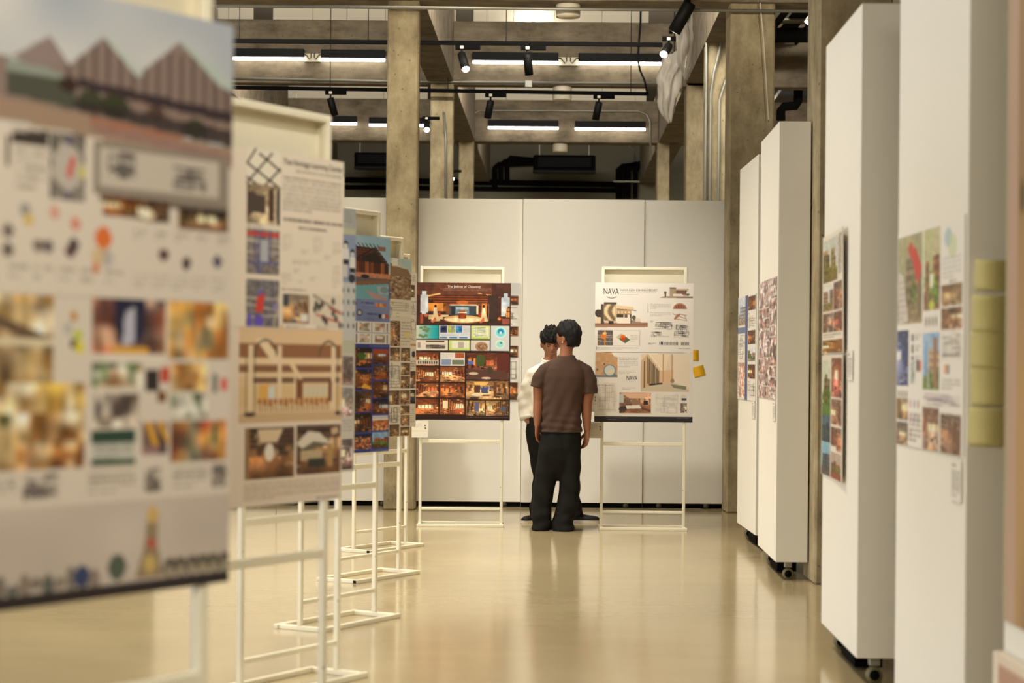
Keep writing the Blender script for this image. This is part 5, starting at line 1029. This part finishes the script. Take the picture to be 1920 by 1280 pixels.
cv.rect(0.50,0.12,0.512,0.52,(110,84,60)); cv.poly([(0.56,0.02),(0.76,0.02),(0.72,0.26),(0.68,0.26)],(236,216,186)); cv.line(0.56,0.03,0.69,0.26,0.007,(250,236,206)); cv.poly([(0.66,0.26),(0.80,0.24),(0.80,0.46),(0.66,0.44)],(220,186,150)); cv.rect(0.69,0.02,0.70,0.42,(196,150,110)); cv.rect(0.78,0.02,0.79,0.44,(190,146,110)); cv.poly([(0.80,0.02),(0.96,0.02),(0.96,0.50),(0.80,0.42)],(232,216,194)); cv.poly([(0.47,0.52),(0.66,0.44),(0.82,0.44),(0.96,0.54),(0.96,0.56),(0.47,0.56)],(206,190,164)); cv.poly([(0.55,0.45),(0.69,0.43),(0.69,0.45),(0.56,0.475)],(60,54,52)); cv.poly([(0.77,0.45),(0.93,0.48),(0.93,0.53),(0.80,0.50)],(130,130,110)); cv.disc(0.79,0.40,0.02,0.03,(150,130,110))
cv.put(0.02,0.44,0.23,0.86, plan, 91, (222,214,202),(176,168,158),16); cv.words(0.03,0.46,0.20,0.50,1,al=0.3,last=1); cv.words(0.28,0.50,0.42,0.54,2,al=0.3)
cv.put(0.255,0.575,0.575,0.87, interior, 331, (206,160,130),(150,116,96),(140,96,70),(250,226,196),(76,58,50),(170,130,100),0,0); cv.poly([(0.27,0.58),(0.56,0.58),(0.50,0.66),(0.36,0.66)],(222,180,150)); cv.rect(0.38,0.68,0.46,0.75,(150,116,90)); cv.poly([(0.32,0.76),(0.46,0.75),(0.48,0.80),(0.33,0.81)],(232,222,210)); cv.disc(0.29,0.81,0.04,0.04,(70,60,56)); cv.rect(0.50,0.69,0.545,0.745,(50,46,46)); cv.poly([(0.48,0.78),(0.575,0.82),(0.575,0.86),(0.48,0.81)],(110,76,60)); cv.rect(0.255,0.60,0.30,0.72,(190,196,186))
cv.put(0.62,0.59,0.85,0.87, plan, 93, (230,224,214),(190,182,174),14); cv.disc(0.905,0.65,0.033,0.055,(214,208,200)); cv.rect(0.885,0.65,0.935,0.68,(70,64,60)); cv.put(0.87,0.72,0.94,0.86, interior, 332, (200,190,176),(190,176,160),(190,176,160)); cv.rect(0,0.915,1,1,(44,42,44)); cv.words(0.12,0.93,0.34,0.945,1,(206,200,196),0.6,4,1); cv.words(0.14,0.955,0.23,0.97,1,(206,200,196),0.5,4,1); cv.words(0.84,0.93,0.96,0.945,1,(206,200,196),0.6,4,1)
s9 = stand_sheet(7, 1.214, cv, 'white lower sheet with a tall pale lobby and black footer, right stand')
lettering('NAVA', s9, (0.325-0.5)*0.841, (0.5-0.395)*0.594, 0.11*0.841, 0.036, M['ink'], 'logo_lettering')
# caption cards by the far stands, poster on the partition
def small_card(px0, py0, px1, py1, Y, label, bg=(234,228,214), seed=2, th=0.003):
    p, q = P(px0, py0, Y), P(px1, py1, Y); cv = Cv(40, 44, bg)
    cv.words(0.1,0.15,0.6,0.45,4,al=0.25,seed=seed); cv.disc(0.8,0.3,0.04,0.05,(60,54,50)); cv.disc(0.82,0.45,0.04,0.05,(60,54,50)); cv.rect(0.05,0.6,0.95,0.62,(200,190,170))
    put_sheet('caption_card', label, 'caption card', cv, q.x-p.x, p.z-q.z, ((p.x+q.x)/2, Y, (p.z+q.z)/2), 0, 'caption cards by the far stands', t=th)
small_card(772, 788, 803, 820, 17.245, 'white caption card hanging under the brown lobby poster')
small_card(1102, 733, 1119, 772, 17.02, 'white caption card at the left edge of the resort poster', seed=5)
small_card(1104, 791, 1130, 821, 17.03, 'greyish card under the left corner of the resort poster', (206,196,176), 7)
cv = Cv(90, 130, (222,214,202)); cv.rect(0,0,1,0.10,(206,206,200))
for k, (a, b) in enumerate(((0.11,0.19),(0.20,0.36),(0.37,0.45),(0.53,0.63),(0.64,0.83),(0.84,0.99))): cv.put(0.70,a,0.97,b, (interior,plan,interior,interior,plan,interior)[k], 401+k); cv.put(0.04,a,0.66,b, (exterior,interior,plan,interior,interior,plan)[k], 411+k)
a, b = P(976, 530, 19.45), P(976, 752, 19.45)
put_sheet('poster', 'poster on the partition wall, its right edge showing beside the brown lobby poster', 'poster', cv, 0.841, a.z-b.z, (a.x-0.42, 19.512, (a.z+b.z)/2), 0, None)
# ------------------------------------------------------------------ the two men
M['skin1'] = plain('tan_skin', hx(146,92,62), 0.5, var=0.05, scale=14)
M['skin2'] = plain('reddish_tan_skin', hx(172,114,88), 0.5, var=0.05, scale=14)
M['hair'] = plain('black_hair', hx(16,13,12), 0.65, var=0.3, scale=60, bump=0.5, bscale=160, spec=0.25)
M['tee'] = plain('brown_cotton', hx(70,49,38), 0.9, var=0.05, scale=8, bump=0.12, bscale=60)
M['shirt'] = plain('white_cotton', hx(236,230,218), 0.85, var=0.02, scale=8, bump=0.12, bscale=30)
M['trouser'] = plain('black_trouser', hx(22,20,18), 0.85, var=0.12, scale=6, bump=0.15, bscale=25, spec=0.2)
M['shoe'] = plain('black_shoe', hx(22,22,22), 0.6, var=0.1, spec=0.3)
M['sole'] = plain('white_sole', hx(214,204,182), 0.7, var=0.03)
M['eye'] = plain('dark_eye', hx(28,20,18), 0.3, var=0.02)
M['lip'] = plain('lip', hx(150,84,72), 0.5, var=0.05)

def fuse(mb, name, mat, parent, voxel=0.007, smooth=6, fold=None):
    """union overlapping volumes into one continuous smooth surface"""
    me = mb.mesh(name); o = bpy.data.objects.new(name+'_raw', me); COL.objects.link(o)
    r = o.modifiers.new('remesh', 'REMESH'); r.mode = 'VOXEL'; r.voxel_size = voxel
    s = o.modifiers.new('smooth', 'SMOOTH'); s.factor = 0.5; s.iterations = smooth
    dg = bpy.context.evaluated_depsgraph_get(); out = bpy.data.meshes.new_from_object(o.evaluated_get(dg))
    bpy.data.objects.remove(o); out.name = name; out.materials.clear(); out.materials.append(mat)
    if fold:
        n = len(out.vertices); co = np.empty(n*3); no = np.empty(n*3)
        out.vertices.foreach_get('co', co); out.vertices.foreach_get('normal', no); co = co.reshape(-1,3); no = no.reshape(-1,3)
        co = co + no*(fold(co)*np.clip(1-1.4*np.abs(no[:,2]), 0, 1))[:,None]; out.vertices.foreach_set('co', co.ravel())
    out.polygons.foreach_set('use_smooth', [True]*len(out.polygons)); out.update()
    ob = bpy.data.objects.new(name, out); COL.objects.link(ob); ob.parent = parent
    return ob
def head_shape(mb, c, yaw, pitch, k=1.0, tilt=0.0):
    """head looking along -y before turning; c = centre"""
    R = Matrix.Rotation(yaw, 4, 'Z') @ Matrix.Rotation(tilt, 4, 'Y') @ Matrix.Rotation(pitch, 4, 'X'); st = len(mb.v)
    def fn(d, q):
        x, y, z = q
        if d.z < 0: x *= 1-0.30*(-d.z)**1.6; y = y*(1-0.10*(-d.z)) - 0.012*(-d.z)**2
        if y < 0:
            g = math.exp(-(d.x/0.16)**2 - ((d.z+0.16)/0.20)**2); y -= 0.022*g            # nose
            for sx in (-1, 1): y += 0.009*math.exp(-((d.x-sx*0.40)/0.17)**2 - ((d.z-0.06)/0.13)**2)   # eye sockets
            y -= 0.005*math.exp(-((d.z-0.20)/0.10)**2)*(1 if d.y < -0.4 else 0)                      # brow
            y -= 0.006*math.exp(-(d.x/0.25)**2-((d.z+0.52)/0.10)**2)                                 # lips
            y -= 0.008*math.exp(-(d.x/0.22)**2-((d.z+0.82)/0.14)**2)                                 # chin
        return Vector((x, y, z))
    mb.ball((0,0,0), (0.075*k, 0.094*k, 0.115*k), 40, 30, fn)
    for sx in (-1, 1):
        mb.ball((sx*0.079*k, 0.012*k, -0.012*k), (0.010*k, 0.019*k, 0.032*k), 12, 8)
    mb.xf(Matrix.Translation(c) @ R, st)
    return Matrix.Translation(c) @ R
def hair_cap(name, T, parent, mat, k, line, top=0.020, seed=1, spikes=0.008, back=0.012):
    """hair volume over a head; line(d) > 0 where hair grows"""
    rnd = np.random.RandomState(seed); ph = rnd.rand(8)*6.28
    def fn(d, q):
        f = line(d); s = 1/(1+math.exp(-f*22))
        th = top*max(0, d.z)**0.7 + back*max(0, d.y) + 0.007
        cl = spikes*(math.sin(9*d.x+7*d.z+ph[0]) + 0.8*math.sin(17*d.x-11*d.y+ph[1]) + 0.6*math.sin(23*d.z+13*d.x+ph[2]) + 0.6*math.sin(29*d.y+19*d.z+ph[3]))*0.5*(0.35+max(0,d.z))
        r = (th+cl)*s - 0.012*(1-s); L = q.length
        return q*((L+r)/L)
    mb = MB().ball((0,0,0), (0.075*k, 0.094*k, 0.115*k), 72, 48, fn).xf(T)
    return mb.build(name, mat, parent, True)
def hand(mb, wrist, down, palm_n, side, L=0.18, curl=0.35, sp=0.021):
    """relaxed hand: palm and five unequal bent fingers. down = along the hand, palm_n = the way the palm faces, side = towards the thumb"""
    w, d, p, s = Vector(wrist), Vector(down).normalized(), Vector(palm_n).normalized(), Vector(side).normalized()
    mb.tube([w - d*0.02, w + d*0.02, w + d*0.055, w + d*0.095], [(0.024,0.019),(0.036,0.017),(0.042,0.016),(0.040,0.013)], 14, up=tuple(s))
    base = w + d*0.088
    for i, ln in enumerate((0.074, 0.083, 0.077, 0.060)):
        o = base + s*(0.031-sp*i)
        pts = [o - d*0.015, o + d*ln*0.40 + p*ln*0.10*curl*2]
        pts.append(pts[-1] + (d*(1-0.3*curl) + p*1.2*curl).normalized()*ln*0.32)
        pts.append(pts[-1] + (d*(1-0.9*curl) + p*2.0*curl).normalized()*ln*0.28)
        mb.tube(pts, [0.0095, 0.009, 0.008, 0.006], 10)
    t = w + d*0.025 + s*0.03
    mb.tube([t - s*0.012, t + s*0.018 + d*0.022 + p*0.008, t + s*0.026 + d*0.048 + p*0.018, t + s*0.024 + d*0.070 + p*0.026], [0.014, 0.012, 0.0105, 0.007], 10)
def shoe(name, parent, heel, d, L, mat, sole_mat, w=0.046, h=0.075):
    R = Matrix.Translation(heel) @ Matrix.Rotation(math.atan2(d[1], d[0]), 4, 'Z'); up = MB()
    prof = [(0.0,0.030,0.060),(0.03,0.040,0.085),(0.30,0.038,0.090),(0.48,0.040,0.075),(0.66,w,0.066),(0.82,w*0.98,0.062),(0.92,w*0.86,0.057),(0.975,w*0.68,0.050),(1.0,w*0.46,0.042)]
    n = 14; b = 0
    for t, ww, hh in prof:
        for k in range(n):
            a = math.pi*k/(n-1); up.v.append((t*L, math.cos(a)*ww, 0.016+max(0.0, math.sin(a))**0.8*(hh-0.016)))
    for i in range(len(prof)-1):
        for k in range(n-1): up.f.append((i*n+k, i*n+k+1, (i+1)*n+k+1, (i+1)*n+k))
        up.f.append((i*n+n-1, i*n, (i+1)*n, (i+1)*n+n-1))
    up.f.append(tuple(range(n))); up.f.append(tuple((len(prof)-1)*n+k for k in range(n)))
    o = up.xf(R).build(name, mat, parent, True)
    so = MB(); ring = [(t*L + (0.006 if t == 1 else -0.006 if t == 0 else 0), ww+0.004) for t, ww, hh in prof]
    for z in (0.0, 0.022):
        so.v += [(x, y, z) for x, y in ring] + [(x, -y, z) for x, y in reversed(ring)]
    m = len(ring)*2
    for k in range(m): so.f.append((k, (k+1)%m, m+(k+1)%m, m+k))
    so.f.append(tuple(reversed(range(m)))); so.f.append(tuple(range(m, 2*m)))
    so.xf(R).build('sole', sole_mat, o)
    return o

# --- man in the brown T-shirt, back to the camera, head turned to the left
Y0 = 16.86; X0 = P(1058, 800, Y0).x
p1 = thing('person', 'man in a brown T-shirt and wide black trousers, seen from behind', 'person', (X0, Y0, 0))
b = MB()
b.loft([(0.84,-0.02,0,0.14,0.095),(1.0,-0.02,0,0.135,0.095),(1.2,-0.015,0,0.155,0.10),(1.33,0.0,0,0.150,0.085),(1.40,0.003,0.0,0.11,0.07),(1.46,0.006,0,0.062,0.06),(1.50,0.01,0.005,0.055,0.058),(1.58,0.018,0.012,0.055,0.06)], 24)
for q in (((0.06,-0.185),(0.20,-0.18),(0.41,-0.155),(0.68,-0.115),(0.88,-0.09)), ((0.06,-0.008),(0.20,0.02),(0.41,0.05),(0.68,0.05),(0.88,0.04))):
    b.loft([(z, x, 0, r, r) for (z, x), r in zip(q, (0.045,0.05,0.06,0.075,0.08))], 16)
b.tube([(-0.15,0,1.385),(-0.205,0.0,1.31),(-0.222,0.005,1.20),(-0.222,0.01,1.10),(-0.226,0.0,1.0),(-0.230,-0.012,0.885)], [0.040,0.045,0.047,0.043,0.041,0.027], 16)
b.tube([(0.16,0,1.38),(0.21,0.0,1.30),(0.208,0.005,1.19),(0.188,0.01,1.08),(0.188,0.0,0.98),(0.193,-0.012,0.845)], [0.040,0.046,0.050,0.046,0.043,0.028], 16)
hand(b, (-0.230,-0.012,0.885), (0.02,0.05,-1), (0.9,0.35,0), (0.35,0.93,0), curl=0.45)
hand(b, (0.193,-0.012,0.845), (-0.08,0.05,-1), (-0.85,0.5,0), (-0.5,0.85,0), curl=0.45)
yaw1 = math.radians(-90-36)                     # looks left and away
T1 = head_shape(b, (0.022, 0.015, 1.632), yaw1, math.radians(4), 1.04)
fuse(b, 'body', M['skin1'], p1, 0.0055, 5)
def line1(d):                                    # fringe over the forehead, ears and nape free
    f = 0.30*d.y + d.z + 0.18
    if d.y > 0.05: f = d.z + 0.60 + 0.1*d.y      # back: down to the nape
    if abs(d.x) > 0.75 and d.y < 0.35: f = min(f, d.z - 0.06 + 0.9*max(0, d.y))
    if d.y < -0.35: f = d.z - 0.34
    return f
hair_cap('hair', T1, p1, M['hair'], 1.04, line1, 0.026, 3, 0.007, 0.020)
earring = MB().ball(tuple(T1 @ Vector((0.086, 0.004, -0.042))), 0.006, 10, 8).build('earring', M['white_fix'], p1, True)
t = MB()
t.loft([(0.832,-0.024,0,0.176,0.128),(0.95,-0.022,0,0.172,0.124),(1.08,-0.020,0,0.168,0.122),(1.20,-0.010,0,0.176,0.124),(1.30,-0.002,0,0.184,0.118),(1.365,0.002,0,0.176,0.104),(1.415,0.004,0,0.134,0.088),(1.452,0.008,0,0.090,0.076),(1.478,0.012,0.004,0.070,0.068)], 32, 2.4)
t.tube([(-0.08,0,1.395),(-0.165,0,1.350),(-0.207,0,1.29),(-0.228,0.002,1.205)], [0.060,0.064,0.066,0.066], 24)
t.tube([(0.09,0,1.395),(0.175,0,1.345),(0.208,0,1.27),(0.214,0.002,1.160)], [0.060,0.066,0.068,0.069], 24)
def fold1(c):
    x, y, z = c[:,0], c[:,1], c[:,2]; low = np.clip((1.36-z)/0.4, 0, 1)
    return (0.005*np.sin(38*(x-0.02)+6*z)*low + 0.004*np.sin(60*x-25*z+1)*low + 0.006*np.sin(70*(z+0.6*np.abs(x-0.0)))*np.clip((np.abs(x)-0.10)/0.08,0,1)*low + 0.004*np.sin(95*z+9*x)*np.clip((1.0-z)/0.12,0,1))
tee = fuse(t, 't_shirt', M['tee'], p1, 0.006, 3, fold1)
MB().tube([(0.012+0.071*math.cos(a), 0.004+0.069*math.sin(a), 1.472+0.012*math.sin(a)) for a in [2*math.pi*k/28 for k in range(29)]], 0.007, 8, cap=False).build('collar', M['tee'], tee, True)
tr = MB()
tr.loft([(0.42,-0.055,0,0.05,0.05),(0.50,-0.05,0,0.12,0.09),(0.60,-0.045,0,0.170,0.12),(0.70,-0.035,0,0.178,0.134),(0.79,-0.028,0,0.170,0.126),(0.835,-0.024,0,0.160,0.114),(0.90,-0.024,0,0.145,0.10)], 28, 2.3)
tr.loft([(0.004,-0.188,-0.01,0.080,0.125),(0.06,-0.190,-0.005,0.085,0.118),(0.20,-0.185,0,0.084,0.110),(0.30,-0.172,0,0.086,0.106),(0.41,-0.158,0,0.094,0.105),(0.55,-0.135,0,0.100,0.112),(0.68,-0.118,0,0.098,0.120),(0.74,-0.11,0,0.09,0.11)], 24, 2.3)
tr.loft([(0.004,-0.010,-0.03,0.094,0.125),(0.06,-0.006,-0.02,0.094,0.115),(0.20,0.028,-0.01,0.092,0.110),(0.30,0.045,0,0.090,0.106),(0.41,0.054,0,0.090,0.105),(0.55,0.055,0,0.090,0.112),(0.68,0.050,0,0.092,0.120),(0.74,0.045,0,0.09,0.11)], 24, 2.3)
def fold2(c):
    x, y, z = c[:,0], c[:,1], c[:,2]
    return (0.005*np.sin(34*z+14*x)*np.clip((0.75-z)/0.3,0,1) + 0.004*np.sin(52*x+8*z) + 0.006*np.sin(60*z-20*x+2)*np.clip((0.25-z)/0.2,0,1))*np.clip(np.abs(x+0.06)/0.06, 0.1, 1)
fuse(tr, 'trousers', M['trouser'], p1, 0.007, 5, fold2)
shoe('shoe', p1, (-0.185,-0.105,0), (-0.10,1), 0.27, M['shoe'], M['shoe'])
shoe('shoe', p1, (0.005,-0.115,0), (0.22,1), 0.27, M['shoe'], M['shoe'])

# --- man in the white shirt, facing the camera behind him, looking down
Y2_ = 17.72; X2 = P(1040, 800, Y2_).x
p2 = thing('person', 'man in a white shirt looking down, half hidden behind the brown T-shirt', 'person', (X2, Y2_, 0))
b = MB()
b.loft([(0.90,-0.05,0,0.14,0.10),(1.1,-0.04,0,0.14,0.10),(1.28,-0.03,0,0.17,0.10),(1.36,-0.03,0,0.15,0.085),(1.42,-0.035,0,0.07,0.065),(1.47,-0.04,-0.02,0.056,0.058),(1.54,-0.042,-0.04,0.054,0.056)], 24)
for q in (((0.07,-0.148),(0.41,-0.115),(0.60,-0.128),(0.76,-0.12),(0.90,-0.10)), ((0.08,0.187),(0.41,0.11),(0.60,0.07),(0.76,0.04),(0.90,0.02))):
    b.loft([(z, x, 0, r, r) for (z, x), r in zip(q, (0.042,0.052,0.062,0.075,0.075))], 16)
b.tube([(-0.15,0,1.35),(-0.205,0.0,1.29),(-0.252,0.02,1.16),(-0.268,0.025,1.07),(-0.260,0.0,0.97),(-0.235,-0.04,0.89)], [0.045,0.045,0.042,0.040,0.036,0.028], 16)
hand(b, (-0.235,-0.04,0.89), (0.75,0.25,-0.75), (0.6,0.3,0.7), (0.1,-1,0), curl=0.3)
b.tube([(0.11,0,1.36),(0.19,0.0,1.28),(0.205,0.02,1.14),(0.20,0.02,1.06),(0.14,-0.06,1.02),(0.08,-0.13,1.03)], [0.055,0.052,0.046,0.042,0.036,0.028], 16)
hand(b, (0.08,-0.13,1.03), (-1,-0.25,0.05), (0,-0.2,1), (0,-1,-0.2), curl=0.3)
T2 = head_shape(b, (-0.043, -0.055, 1.588), math.radians(8), math.radians(20), 1.03)
body2 = fuse(b, 'body', M['skin2'], p2, 0.0055, 4)
def line2(d):
    f = d.z - 0.30 if d.y < -0.3 else d.z + 0.45
    if abs(d.x) > 0.72 and d.y < 0.3: f = d.z - 0.05
    return f
hair_cap('hair', T2, p2, M['hair'], 1.03, line2, 0.038, 8, 0.011, 0.016)
for sx in (-1, 1):
    MB().tube([T2 @ Vector((sx*0.014,-0.101,0.022)), T2 @ Vector((sx*0.030,-0.099,0.030)), T2 @ Vector((sx*0.050,-0.085,0.026))], [0.003,0.0045,0.002], 8).build('eyebrow', M['hair'], p2, True)
    MB().ball((0,0,0), (0.014,0.006,0.0045), 14, 8).xf(T2 @ Matrix.Translation((sx*0.031,-0.0835,0.004))).build('eye', M['eye'], p2, True)
MB().ball((0,0,0), (0.022,0.007,0.007), 14, 8).xf(T2 @ Matrix.Translation((0,-0.092,-0.060))).build('mouth', M['lip'], p2, True)
t = MB()
t.loft([(0.93,-0.055,0,0.175,0.125),(1.02,-0.05,0,0.172,0.13),(1.15,-0.04,0,0.17,0.13),(1.27,-0.03,0,0.18,0.12),(1.35,-0.03,0,0.165,0.10),(1.40,-0.032,0,0.115,0.085),(1.44,-0.036,-0.008,0.078,0.074)], 32, 2.3)
t.tube([(-0.12,0,1.355),(-0.195,0,1.32),(-0.245,0.01,1.21),(-0.270,0.025,1.09),(-0.270,0.01,0.99),(-0.258,-0.03,0.925)], [0.060,0.060,0.060,0.062,0.060,0.048], 20)
t.tube([(0.07,0,1.36),(0.16,0,1.325),(0.20,0.01,1.22),(0.205,0.02,1.09),(0.16,-0.05,1.03)], [0.072,0.072,0.066,0.06,0.05], 20)
def fold3(c):
    x, y, z = c[:,0], c[:,1], c[:,2]; arm = np.clip((-0.17-x)/0.06, 0, 1)
    return 0.005*np.sin(36*z+40*x)*arm + 0.003*np.sin(70*z-32*x+1)*arm + 0.005*np.sin(40*x+10*z)*(1-arm)
sh = fuse(t, 'shirt', M['shirt'], p2, 0.007, 5, fold3)
MB().tube([(-0.262,-0.028,0.948),(-0.256,-0.036,0.915)], [0.056,0.056], 20).build('cuff', M['shirt'], sh, True)
MB().tube([(-0.037+0.079*math.cos(a), -0.012+0.074*math.sin(a), 1.435+0.02*math.sin(a)) for a in [2*math.pi*k/28 for k in range(29)]], [(0.022,0.007)]*29, 8, cap=False).build('collar', M['shirt'], sh, True)
tr = MB()
tr.loft([(0.50,-0.03,0,0.10,0.09),(0.60,-0.04,0,0.155,0.115),(0.70,-0.058,0,0.190,0.128),(0.80,-0.065,0,0.198,0.132),(0.88,-0.06,0,0.188,0.126),(1.0,-0.05,0,0.165,0.115)], 28, 2.3)
tr.loft([(0.05,-0.150,0.0,0.070,0.090),(0.20,-0.135,0,0.072,0.088),(0.41,-0.115,0,0.078,0.09),(0.60,-0.13,0,0.098,0.105),(0.76,-0.14,0,0.115,0.12),(0.84,-0.13,0,0.11,0.11)], 24, 2.2)
tr.loft([(0.06,0.190,0.0,0.066,0.085),(0.20,0.165,0,0.070,0.088),(0.41,0.11,0,0.08,0.09),(0.60,0.07,0,0.098,0.105),(0.76,0.04,0,0.11,0.12),(0.84,0.03,0,0.11,0.11)], 24, 2.2)
fuse(tr, 'trousers', M['trouser'], p2, 0.007, 5, fold2)
shoe('shoe', p2, (-0.075,0.06,0), (-0.75,-0.66), 0.27, M['shoe'], M['sole'])
shoe('shoe', p2, (0.125,0.02,0), (1,-0.12), 0.28, M['shoe'], M['sole'])
